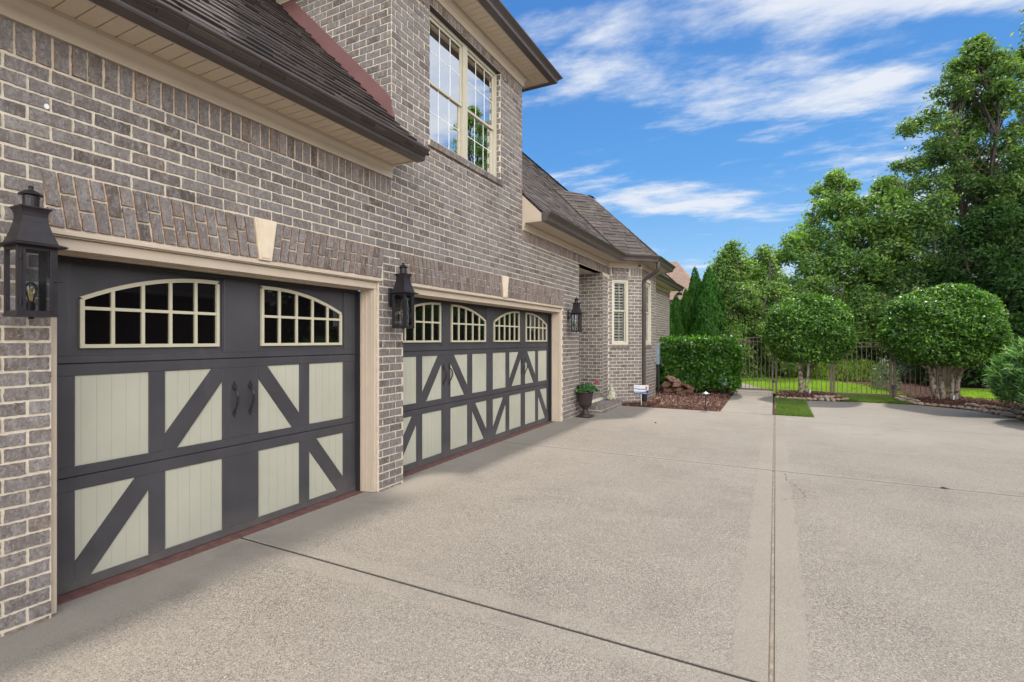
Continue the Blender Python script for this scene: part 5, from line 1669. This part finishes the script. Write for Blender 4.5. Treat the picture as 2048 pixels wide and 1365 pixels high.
wide = lambda r: (lambda f: r * (.55 + .9 * f - 1.35 * f ** 2.6) if f < 1 else .1)
ov_ = lambda r: (lambda f: r * math.sqrt(max(.02, 1 - (2 * f - .85) ** 2 * .75)) * (1 - .55 * f ** 3))
# left group behind the gate
tree('leafy_tree', (gxy(1462, 25), 25, 0), 5.9, ov_(1.35), 71, 'treeC', 110, 22000, .15, .075, 'small tree with a thin pointed top, right beside the arborvitae row', 'garden trees beyond the fence', .09, 2, .62, .15)
tree('leafy_tree', (gxy(1432, 27.5), 27.5, 0), 5.3, ov_(1.3), 79, 'treeA', 90, 15000, .15, .075, 'light green tree peeping out behind the arborvitae row', 'garden trees beyond the fence', .09, 1, .7, .15)
tree('leafy_tree', (gxy(1528, 26.5), 26.5, 0), 5.95, ov_(1.45), 72, 'treeC', 110, 17000, .15, .08, 'small open tree with sky showing through its round top, above the arched gate', 'garden trees beyond the fence', .08, 3, .6, .12)
tree('leafy_tree', (gxy(1480, 23.6), 23.6, 0), 3.9, ov_(1.35), 73, 'treeC', 90, 20000, .13, .06, 'low bushy tree directly behind the arched gate', 'garden trees beyond the fence', .07, 3, .5, .05)
tree('leafy_tree', (gxy(1560, 24.0), 24.0, 0), 3.9, ov_(1.5), 80, 'treeC', 100, 22000, .13, .06, 'low bushy tree behind the smaller clipped tree', 'garden trees beyond the fence', .07, 3, .5, .05)
# bright mid tree group
tree('leafy_tree', (gxy(1672, 29), 29, 0), 9.6, ov_(2.9), 74, 'treeA', 190, 34000, .19, .085, 'tall light green tree with loose feathery outline, left of the dark trees', 'garden trees beyond the fence', .15, 3, .66, .16)
tree('leafy_tree', (gxy(1770, 28), 28, 0), 8.7, ov_(2.6), 75, 'treeA', 150, 24000, .19, .085, 'light green tree standing between the tall light one and the dark tree', 'garden trees beyond the fence', .13, 2, .66, .18)
tree('leafy_tree', (gxy(1640, 26), 26, 0), 4.2, ov_(1.9), 81, 'treeC', 120, 26000, .15, .07, 'bushy green tree filling the gap between the two clipped trees', 'garden trees beyond the fence', .07, 3, .7, .04)
tree('leafy_tree', (gxy(1730, 25.5), 25.5, 0), 3.7, ov_(1.5), 82, 'treeC', 90, 20000, .14, .07, 'low bushy tree above the wide gate', 'garden trees beyond the fence', .07, 3, .65, .04)
# big dark trees at the right
tree('tall_oak', (gxy(1950, 29), 29, 0), 14.6, (lambda f: 4.6 * math.sqrt(max(.03, 1 - (1.7 * f - .55) ** 2 * .8)) * (1 - .52 * f ** 2)), 76, 'treeB', 340, 80000, .17, .08, 'tallest dark green tree with sky gaps in its crown, right of the light green trees', 'tall dark trees at the right', .17, 4, .62, .12, branch_r=.034)
tree('tall_oak', (gxy(2140, 30), 30, 0), 17.5, ov_(3.9), 77, 'treeB', 260, 56000, .19, .10, 'dark green tree cut off by the right edge of the photo', 'tall dark trees at the right', .26, 2, .8, .14)
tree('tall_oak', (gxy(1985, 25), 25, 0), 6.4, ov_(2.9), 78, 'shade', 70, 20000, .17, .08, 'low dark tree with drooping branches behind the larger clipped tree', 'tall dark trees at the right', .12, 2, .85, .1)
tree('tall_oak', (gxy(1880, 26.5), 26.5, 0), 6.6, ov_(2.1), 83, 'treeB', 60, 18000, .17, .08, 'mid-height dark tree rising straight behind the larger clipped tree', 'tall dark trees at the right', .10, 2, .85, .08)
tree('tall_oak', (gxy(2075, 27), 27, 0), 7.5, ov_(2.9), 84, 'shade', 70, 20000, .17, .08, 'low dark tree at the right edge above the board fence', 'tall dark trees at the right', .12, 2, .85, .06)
tree('silver_shrub', (gxy(1838, 23), 23, 0), 3.55, ov_(.8), 85, 'grey', 26, 6000, .11, .03, 'silvery grey-leaved shrub peeping over between the clipped trees', None, .05, 3, .42, .1, cat='shrub')


def low_shrub(u, Y, r, h_, n, seed, mat, label, grp, name='low_shrub', ll=.11, lw=.035):
    b = (gxy(u, Y), Y, 0); t_ = thing(name, b, label, 'shrub', grp); rng = np.random.default_rng(seed)
    d = unit(rng.normal(size=(n, 3))); d[:, 2] = np.abs(d[:, 2])
    P = np.array(b) + d * np.array([r, r * .8, h_]) * (.45 + .55 * rng.random(n) ** .5)[:, None]
    quads_object('foliage', M[mat], leaf_quads(P, d + rng.normal(size=(n, 3)) * .6, ll, lw, rng, .15, d + np.array([0, 0, .6])), t_)
    return t_


for i, (u, r, h_) in enumerate([(1478, .42, .50), (1500, .50, .58), (1524, .50, .62), (1547, .45, .56), (1572, .5, .58)]):
    low_shrub(u, 24.4, r, h_, 2200, 90 + i, 'lime', 'yellow-green low shrub in the row behind the arched gate and lawn', 'lime shrubs left')
for i, (u, r, h_) in enumerate([(1652, .55, .78), (1678, .6, .85), (1704, .6, .80), (1730, .6, .85)]):
    low_shrub(u, 23.4, r, h_, 2600, 100 + i, 'lime', 'taller yellow-green shrub seen through the wide gate', 'lime shrubs right')
low_shrub(1770, 19.6, .42, 1.05, 650, 110, 'grey', 'thin grey-leaved shrub behind the right end of the wide gate', None, 'silver_shrub')
low_shrub(1610, 24.6, .5, .5, 1800, 111, 'treeC', 'dark low shrub at the end of the lawn behind the smaller trunk', None)
# dark understorey that closes the view below the crowns: reads as one mass
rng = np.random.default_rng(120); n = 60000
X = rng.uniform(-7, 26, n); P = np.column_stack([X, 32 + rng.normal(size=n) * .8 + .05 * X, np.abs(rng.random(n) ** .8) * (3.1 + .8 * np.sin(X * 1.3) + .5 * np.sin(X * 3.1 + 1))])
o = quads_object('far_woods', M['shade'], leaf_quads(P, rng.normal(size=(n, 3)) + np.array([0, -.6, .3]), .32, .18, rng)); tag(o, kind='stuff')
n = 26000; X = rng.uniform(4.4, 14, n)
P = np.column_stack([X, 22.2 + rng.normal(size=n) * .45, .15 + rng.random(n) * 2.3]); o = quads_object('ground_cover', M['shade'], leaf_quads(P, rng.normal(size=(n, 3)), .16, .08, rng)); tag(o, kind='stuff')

# neighbour's house
nb = thing('neighbour_house', (-12, 58, 0), 'distant house with a brown shingle hip roof behind the arborvitae', 'house')
m = MB(); m.box(-24, -6.6, 52, 64, 0, 5.6); m.build('wall', M['brick'], nb)
m = MB(); m.add([(-24.6, 51.4, 5.5), (-6.0, 51.4, 5.5), (-6.0, 64.6, 5.5), (-24.6, 64.6, 5.5), (-18, 57.5, 10.15), (-9.6, 57.5, 10.15), (-9.6, 58.5, 10.15), (-18, 58.5, 10.15)],
                [(0, 1, 5, 4), (1, 2, 6, 5), (2, 3, 7, 6), (3, 0, 4, 7), (4, 5, 6, 7), (3, 2, 1, 0)]); m.build('roof', M['nroof'], nb)

# ================================================================ wall lanterns
def lantern(Y, label):
    cx_ = -3.466; zb, zp = 1.70, 2.075; h_ = .081
    t_ = thing('wall_lantern', (FX, Y, 2.0), label, 'lantern', 'bronze lanterns on the garage wall')
    m = MB(); e = .011
    for sx in (-1, 1):
        for sy in (-1, 1):
            x, y = cx_ + sx * (h_ - e), Y + sy * (h_ - e); m.box(x - e, x + e, y - e, y + e, zb + .012, zp - .012)
    m.box(cx_ - h_ - .003, cx_ + h_ + .003, Y - h_ - .003, Y + h_ + .003, zb, zb + .012)
    for z0, z1 in ((zb + .012, zb + .030), (zp - .030, zp - .012)):
        m.box(cx_ - h_ + .0015, cx_ - h_ + .02, Y - h_ + 2 * e, Y + h_ - 2 * e, z0, z1); m.box(cx_ + h_ - .02, cx_ + h_ - .0015, Y - h_ + 2 * e, Y + h_ - 2 * e, z0, z1)
        m.box(cx_ - h_ + 2 * e, cx_ + h_ - 2 * e, Y - h_ + .0015, Y - h_ + .02, z0, z1); m.box(cx_ - h_ + 2 * e, cx_ + h_ - 2 * e, Y + h_ - .02, Y + h_ - .0015, z0, z1)
    # inner door frame on the street side, hinges and catch
    for y in (Y - h_ + .026, Y + h_ - .026): m.box(cx_ + h_ - .006, cx_ + h_ + .004, y - .006, y + .006, zb + .03, zp - .03)
    for z in (zb + .07, zp - .07): m.tube([(cx_ + h_ + .004, Y - h_ + .012, z - .014), (cx_ + h_ + .004, Y - h_ + .012, z + .014)], .005, 6)
    m.tube([(cx_ + h_ + .002, Y + h_ - .02, (zb + zp) / 2), (cx_ + h_ + .002, Y + h_ + .022, (zb + zp) / 2)], .004, 6)
    m.tube([(cx_, Y, zb - .012), (cx_, Y, zb + .05)], .012, 8)
    m.build('cage', M['bronze'], t_)
    g_ = MB(); d = h_ - .009
    for a, b in (((-d, -d), (d, -d)), ((d, -d), (d, d)), ((d, d), (-d, d)), ((-d, d), (-d, -d))):
        g_.add([(cx_ + a[0], Y + a[1], zb + .02), (cx_ + b[0], Y + b[1], zb + .02), (cx_ + b[0], Y + b[1], zp - .02), (cx_ + a[0], Y + a[1], zp - .02)], [(0, 1, 2, 3)])
    g_.build('glass', M['lglass'], t_)
    m = MB()
    m.lathe([(h_ + .028, -.012), (h_ + .034, -.008), (h_ + .034, -.003), (h_ + .004, .008), (.078, .03), (.065, .07), (.056, .11), (.052, .145), (.053, .165), (.058, .180), (.066, .190), (.066, .195), (.035, .197)], (cx_, Y, zp), square=1)
    m.build('roof', M['bronze'], t_)
    m = MB(); m.lathe([(.034, .0), (.034, .062), (.030, .064)], (cx_, Y, zp + .195), 18)
    m.lathe([(.050, .0), (.051, .004), (.030, .020), (.010, .030), (.010, .036), (.013, .042), (.008, .050), (.001, .052)], (cx_, Y, zp + .262), 18)
    m.build('chimney', M['bronze'], t_)
    m = MB()
    for a in range(8): 
        q = 2 * math.pi * a / 8 + .2; m.lathe([(.0035, 0), (.0035, .006)], (cx_ + .0335 * math.cos(q), Y + .0335 * math.sin(q), zp + .245), 6)
    m.build('vent_hole', M['rubber'], t_)
    m = MB(); m.bbox(FX + .003, FX + .018, Y - .032, Y + .032, 1.93, 2.13, .004)
    m.tube([(FX + .015, Y, 1.96), (FX + .05, Y, 1.985), (FX + .065, Y, 2.03), (FX + .07, Y, 2.07)], .009, 6)
    m.tube([(FX + .015, Y, 2.085), (cx_ - h_ + .02, Y, 2.085)], .008, 6)
    m.build('bracket', M['black'], t_)
    m = MB(); m.lathe([(.008, -.02), (.018, -.02), (.018, .018), (.013, .02)], (cx_, Y, zb + .055), 12); m.build('socket', M['bronze'], t_)
    m = MB(); m.lathe([(.010, .0), (.014, .02), (.024, .055), (.027, .078), (.022, .098), (.010, .110), (.001, .113)], (cx_, Y, zb + .072), 14); m.build('bulb', M['bulb'], t_, smooth=True)
    m = MB()
    for a in range(4):
        q = a * 1.57; m.tube([(cx_ + .005 * math.cos(q), Y + .005 * math.sin(q), zb + .08), (cx_ + .011 * math.cos(q), Y + .011 * math.sin(q), zb + .15)], .0014, 4)
    m.build('filament', M['filament'], t_)
    return t_


M['filament'] = simple('brass_filament', (0.75, 0.5, 0.2), 0.4, metal=.5)
lt = lantern(1.20, 'bronze wall lantern with a clear bulb on the nearest brick pillar')
copy_tree(lt, (FX, 4.20, 2.0), 'bronze wall lantern on the brick pillar between the two garage doors')
copy_tree(lt, (FX, 9.42, 2.03), 'bronze wall lantern beside the porch opening, beyond the wide garage door')

# ================================================================ small things
# soffit camera
sc_ = thing('security_camera', (-2.98, 12.78, 3.44), 'small black and white camera under the soffit by the downspout', 'camera')
m = MB(); m.lathe([(.03, 0), (.03, .02), (.018, .025)], (-3.02, 12.70, 3.45), 12); m.build('mount', M['white'], sc_)
m = MB(); m.tube([(-3.02, 12.72, 3.44), (-2.98, 12.62, 3.41)], .028, 12); m.build('camera_body', M['black'], sc_)
fl_ = thing('floodlight', (-3.45, 20.35, 3.36), 'black floodlight under the far corner of the eave', 'light')
m = MB(); m.box(-3.40, -3.2, 20.30, 20.45, 3.30, 3.40); m.build('housing', M['black'], fl_)
m = MB(); m.tube([(-3.3, 20.36, 3.47), (-3.3, 20.36, 3.40)], .03, 8); m.build('bracket', M['black'], fl_)

# urn with geranium
ux, uy = -3.46, 9.92
urn = thing('urn_planter', (ux, uy, 0), 'dark brown fluted urn standing on the concrete beside the porch steps', 'planter')
m = MB(); m.bbox(ux - .145, ux + .145, uy - .145, uy + .145, 0, .03, .004)
m.lathe([(.13, .03), (.125, .045), (.085, .07), (.058, .105), (.052, .15), (.055, .175), (.072, .19), (.07, .20)], (ux, uy, 0), 24); m.build('pedestal', M['urn'], urn)
m = MB(); rings = []; nseg = 72
for r_, z, fl in ((.06, .20, 0), (.105, .215, .2), (.125, .25, 1), (.135, .33, 1), (.148, .42, 1), (.158, .47, .6), (.160, .485, 0), (.176, .50, 0), (.18, .512, 0), (.176, .525, 0), (.155, .522, 0), (.15, .48, 0)):
    rings.append([(ux + (r_ + .0045 * fl * math.cos(24 * 2 * math.pi * j / nseg)) * math.cos(2 * math.pi * j / nseg), uy + (r_ + .0045 * fl * math.cos(24 * 2 * math.pi * j / nseg)) * math.sin(2 * math.pi * j / nseg), z) for j in range(nseg)])
m.loft(rings, True, True); m.build('bowl', M['urn'], urn)
ge_ = thing('geranium', (ux, uy, .50), 'bushy green geranium with one red bloom growing in the dark urn', 'plant')
rng = np.random.default_rng(7); n = 520
d = unit(rng.normal(size=(n, 3))); d[:, 2] = np.abs(d[:, 2]) * .8
C = np.array([ux + .02, uy + .03, .53]) + d * np.array([.23, .23, .19]) * (.4 + .6 * rng.random(n) ** .5)[:, None]
Nn = unit(d * .5 + np.array([0, -.1, .7]) + rng.normal(size=(n, 3)) * .45)
tt = unit(np.cross(Nn, rng.normal(size=(n, 3)))); bb = np.cross(Nn, tt)
ang = np.linspace(0, 2 * np.pi, 9)[:-1]
R_ = (.028 * rng.uniform(.6, 1.35, n))[:, None]
V = np.stack([C + (tt * math.cos(a) + bb * math.sin(a)) * R_ * (1.0 if i % 2 else .82) + Nn * R_ * (.18 if i % 2 else 0) for i, a in enumerate(ang)], axis=1)
quads_object('leaves', M['geranium'], V, ge_)
m = MB()
for i in range(12):
    a = i * 2.4; m.tube([(ux, uy, .50), (ux + .08 * math.cos(a), uy + .08 * math.sin(a), .60), (ux + .15 * math.cos(a), uy + .15 * math.sin(a), .64)], .004, 5)
m.tube([(ux + .05, uy + .05, .55), (ux + .13, uy + .14, .66), (ux + .17, uy + .20, .70)], .003, 5)
m.build('stems', M['geranium'], ge_)
n = 60; d = unit(rng.normal(size=(n, 3))); C = np.array([ux + .17, uy + .20, .70]) + d * .038
quads_object('flower', M['redpetal'], leaf_quads(C, d, .028, .022, rng), ge_)
C = np.array([ux - .06, uy - .10, .62]) + unit(rng.normal(size=(30, 3))) * .03
quads_object('flower', M['threshold'], leaf_quads(C, rng.normal(size=(30, 3)), .028, .02, rng), ge_)

# seated stone figure
sx_, sy_, sz_ = -3.42, 11.66, .168
m = MB()
def blob(m, c_, r, n=14, k=9, rot=0):
    rings = []
    for i in range(1, k):
        t_ = math.pi * i / k; rings.append([(c_[0] + r[0] * math.sin(t_) * math.cos(2 * math.pi * j / n), c_[1] + r[1] * math.sin(t_) * math.sin(2 * math.pi * j / n), c_[2] - r[2] * math.cos(t_)) for j in range(n)])
    m.loft(rings, True, True)
bpts = [((0, 0, .03), (.105, .10, .04)), ((0, .01, .13), (.095, .085, .12)), ((0, .01, .22), (.065, .06, .07)), ((0, -.045, .09), (.085, .06, .06)), ((.06, -.05, .06), (.045, .055, .045)), ((-.06, -.05, .06), (.045, .055, .045)),
        ((0, -.005, .285), (.048, .05, .055)), ((.0, -.045, .275), (.026, .03, .025)), ((.022, .01, .36), (.014, .012, .055)), ((-.012, .012, .355), (.014, .012, .05)),
        ((.06, -.01, .17), (.025, .03, .07)), ((-.06, -.01, .17), (.025, .03, .07)), ((.03, -.07, .14), (.035, .025, .025)), ((-.03, -.07, .14), (.035, .025, .025)), ((0, .0, .235), (.062, .058, .022))]
for c_, r in bpts: blob(m, (sx_ + c_[0], sy_ + c_[1], sz_ + c_[2]), r)
st_ = m.build('garden_statue', M['statue'])
rm = st_.modifiers.new('fuse', 'REMESH'); rm.mode = 'VOXEL'; rm.voxel_size = .008; rm.use_smooth_shade = True
tag(st_, 'mossy pale stone garden figure with upright ears sitting on the brick step', 'statue')

# alarm company yard sign
gx_, gy_ = -2.84, 12.16
sg = thing('yard_sign', (gx_, gy_, 0), 'white and navy alarm yard sign on a thin stake in front of the bay corner', 'sign')
m = MB(); m.box(gx_ - .006, gx_ + .006, gy_ + .002, gy_ + .010, 0, .50); m.build('stake', M['white'], sg)
w2 = .172; z0, z1 = .285, .50
pl = MB(); pl.bbox(gx_ - w2, gx_ + w2, gy_ - .004, gy_, z0, z1, .0012); pl.build('panel', M['white'], sg)
def flat(m, poly, y, x0=gx_, z_=z0): m.prism([(x0 + a, z_ + b) for a, b in poly], lambda a, b, d: (a, d, b), y, y - .0012)
m = MB(); cur = [(-w2 + .001, .001), (w2 - .001, .001), (w2 - .001, .115)] + [(w2 - .001 - .115 * (i / 8) - .0, .115 - .058 * math.sin(math.pi / 2 * i / 8)) for i in range(1, 9)] + [(-w2 + .001, .052)]
flat(m, cur, gy_ - .0045); m.build('navy_band', M['blue'], sg)
m = MB(); flat(m, [(w2 - .052 + .036 * math.cos(a), .155 + .046 * math.sin(a)) for a in [2 * math.pi * i / 20 for i in range(20)]], gy_ - .0046); m.build('peach_disc', M['orange'], sg)


def text(body, size, x, z, y, mat, parent, name, shear=0.0, bold=.0):
    cu = bpy.data.curves.new(name, 'FONT'); cu.body = body; cu.size = size; cu.extrude = .0006; cu.offset = bold; cu.shear = shear; cu.resolution_u = 3
    o = bpy.data.objects.new(name, cu); COL.objects.link(o)
    dg = bpy.context.evaluated_depsgraph_get(); me = bpy.data.meshes.new_from_object(o.evaluated_get(dg)); bpy.data.objects.remove(o)
    o = bpy.data.objects.new(name, me); COL.objects.link(o); me.materials.clear(); me.materials.append(mat)
    p = origin(parent); o.parent = parent; o.rotation_euler = (R(90), 0, 0); o.location = (x - p.x, y - p.y, z - p.z); return o


text('Protection', .062, gx_ - w2 + .018, z0 + .098, gy_ - .0052, M['blue'], sg, 'lettering', 0, .0012)
text('1', .105, gx_ + w2 - .078, z0 + .092, gy_ - .0070, M['blue'], sg, 'numeral', 0, .002)
m = MB()      # the small line of print, too small to read in the photograph, as a broken pale bar
x = gx_ - w2 + .02; rr = random.Random(2)
while x < gx_ + w2 - .03:
    b = x + rr.uniform(.006, .012); m.box(x, b, gy_ - .0068, gy_ - .0056, z0 + .021, z0 + .034 + rr.uniform(-.003, .002)); x = b + .0028
m.build('small_print', M['white'], sg)
m = MB(); m.box(gx_ - w2 + .02, gx_ - .04, gy_ - .0052, gy_ - .0042, z0 + .176, z0 + .182); m.build('small_print', M['pewter'], sg)


def path_light(x, y, h_, label):
    t_ = thing('path_light', (x, y, 0), label, 'garden light', 'mushroom path lights in the bed')
    m = MB(); m.lathe([(.014, 0), (.011, .02), (.011, h_ - .05)], (x, y, 0), 10); m.build('stem', M['black'], t_)
    m = MB(); m.lathe([(.088, h_ - .045), (.090, h_ - .042), (.070, h_ - .028), (.035, h_ - .012), (.014, h_ - .004), (.012, h_ + .004), (.003, h_ + .012)], (x, y, 0), 24)
    m.build('shade', M['pewter'], t_, smooth=False)
    m = MB(); m.lathe([(.02, h_ - .085), (.024, h_ - .07), (.024, h_ - .046)], (x, y, 0), 12); m.build('lamp', M['lglass'], t_); return t_


path_light(-1.385, 12.06, .42, 'grey mushroom path light at the front of the mulch bed')
path_light(-1.235, 14.85, .42, 'grey mushroom path light further back, against the hedge')

# electric meter on the house wall behind the bay
mt_ = thing('utility_meter', (-3.5, 15.6, 0), 'blue-grey electric meter box on the wall between the bay and the hedge', 'meter box')
m = MB(); m.bbox(-3.16, -2.99, 14.93, 15.16, .86, 1.46, .01); m.build('box', M['meter'], mt_)
m = MB(); m.tube([(-3.02, 15.02, .86), (-3.02, 15.02, 0)], .04, 10); m.build('conduit', M['rubber'], mt_)
m = MB(); m.box(-3.66, -3.14, 15.0, 15.1, .9, 1.4); m.build('backing_board', M['darkfence'], mt_)

# split logs / driftwood heap
rr = random.Random(33)
logs = [(-2.72, 15.0, .10, .34, .10, .35, .05), (-2.22, 15.0, .10, .38, .10, -.5, .05), (-2.47, 15.06, .13, .36, .10, .9, -.1), (-2.80, 15.15, .28, .36, .10, .9, .25), (-2.24, 15.12, .25, .46, .075, -.25, -.35),
        (-2.62, 15.15, .42, .46, .095, -.2, -.35), (-2.50, 15.0, .29, .34, .085, 1.2, .1), (-2.36, 14.88, .07, .28, .07, .2, .0)]
desc = ['bottom left, pale end', 'bottom right, light broken end', 'in the middle of the heap', 'leaning against the bay wall side', 'sloping down at the right side', 'on top of the heap, sloping to the right', 'short one tucked by the wall', 'small one at the front foot']
for (x, y, z, l, r, az, til), ds in zip(logs, desc):
    m = MB(); d = Vector((math.cos(az) * math.cos(til), math.sin(az) * math.cos(til), math.sin(til))); rings = []; sd_ = rr.random() * 9
    side = d.cross(Vector((0, 0, 1))).normalized(); upv = side.cross(d)
    K = 9
    for i in range(K):
        f = i / (K - 1) - .5; rr_ = r * (1 - .5 * abs(2 * f) ** 5) * (1 + .12 * math.sin(i * 1.9 + sd_))
        rings.append([Vector((x, y, z)) + d * (l * f) + (side * math.cos(t_) * 1.05 + upv * math.sin(t_) * .8) * rr_ * (1 + .22 * math.sin(3 * t_ + i * .35 + sd_) + .1 * math.sin(7 * t_ + sd_)) for t_ in [2 * math.pi * j / 16 for j in range(16)]])
    m.loft(rings, True, True); o = m.build('weathered_log', M['log'], smooth=True); tag(o, 'reddish-brown weathered log, ' + ds, 'log', 'log heap beside the hedge')

# dead leaf lying in the joint, bits of debris
m = MB(); lx, ly = 1.59, 6.885
m.add([(lx - .05, ly, .004), (lx - .01, ly + .02, .016), (lx + .05, ly + .004, .006), (lx, ly - .018, .012)], [(0, 1, 2, 3)]); o = m.build('fallen_leaf', M['jointdark']); tag(o, 'curled dead leaf lying in the control joint on the right', 'leaf')
for k, (x, y) in enumerate([(-2.02, 9.8)]):
    m = MB(); blob(m, (x, y, .008), (.02, .015, .008)); o = m.build('pebble', M['jointdark']); tag(o, 'small dark pebble on the concrete in front of the porch steps', 'pebble')

# neighbouring brick garage on the far side of the drive: outside the frame, mirrored darkly in the door glass
ng = thing('neighbour_garage', (12.5, 5, 0), 'red-brown brick outbuilding across the driveway, seen only mirrored in the garage door glass', 'building')
m = MB(); m.box(12.0, 18, -9, 15, 0, 3.3); m.build('wall', simple('red_brown_brick_wall', (0.10, 0.045, 0.035), 0.9, var=0.3, scale=3), ng)
m = MB(); m.add([(11.6, -9.4, 3.25), (18.4, -9.4, 3.25), (18.4, 15.4, 3.25), (11.6, 15.4, 3.25), (15, -6, 6.2), (15, 12, 6.2)], [(0, 4, 1), (2, 5, 3), (0, 3, 5, 4), (1, 4, 5, 2), (0, 1, 2, 3)]); m.build('roof', M['shingle'], ng)
m = MB(); m.box(11.45, 11.58, -9.4, 15.4, 3.18, 3.32); m.build('gutter', M['trim'], ng)

for k_, (x, y, h_) in enumerate(((13.5, 19, 6.2), (14, 23.5, 6.8), (14.5, 29, 7.5), (15.5, 36, 8.5))):
    tree('tall_oak', (x, y, 0), h_, ov_(2.9), 140 + k_, 'shade', 60, 9000, .34, .20, 'dense tree ' + ['nearest to', 'second from', 'third from', 'fourth from'][k_] + ' the outbuilding across the drive, mirrored in door glass', None, .2, 2, 1.4, .08)
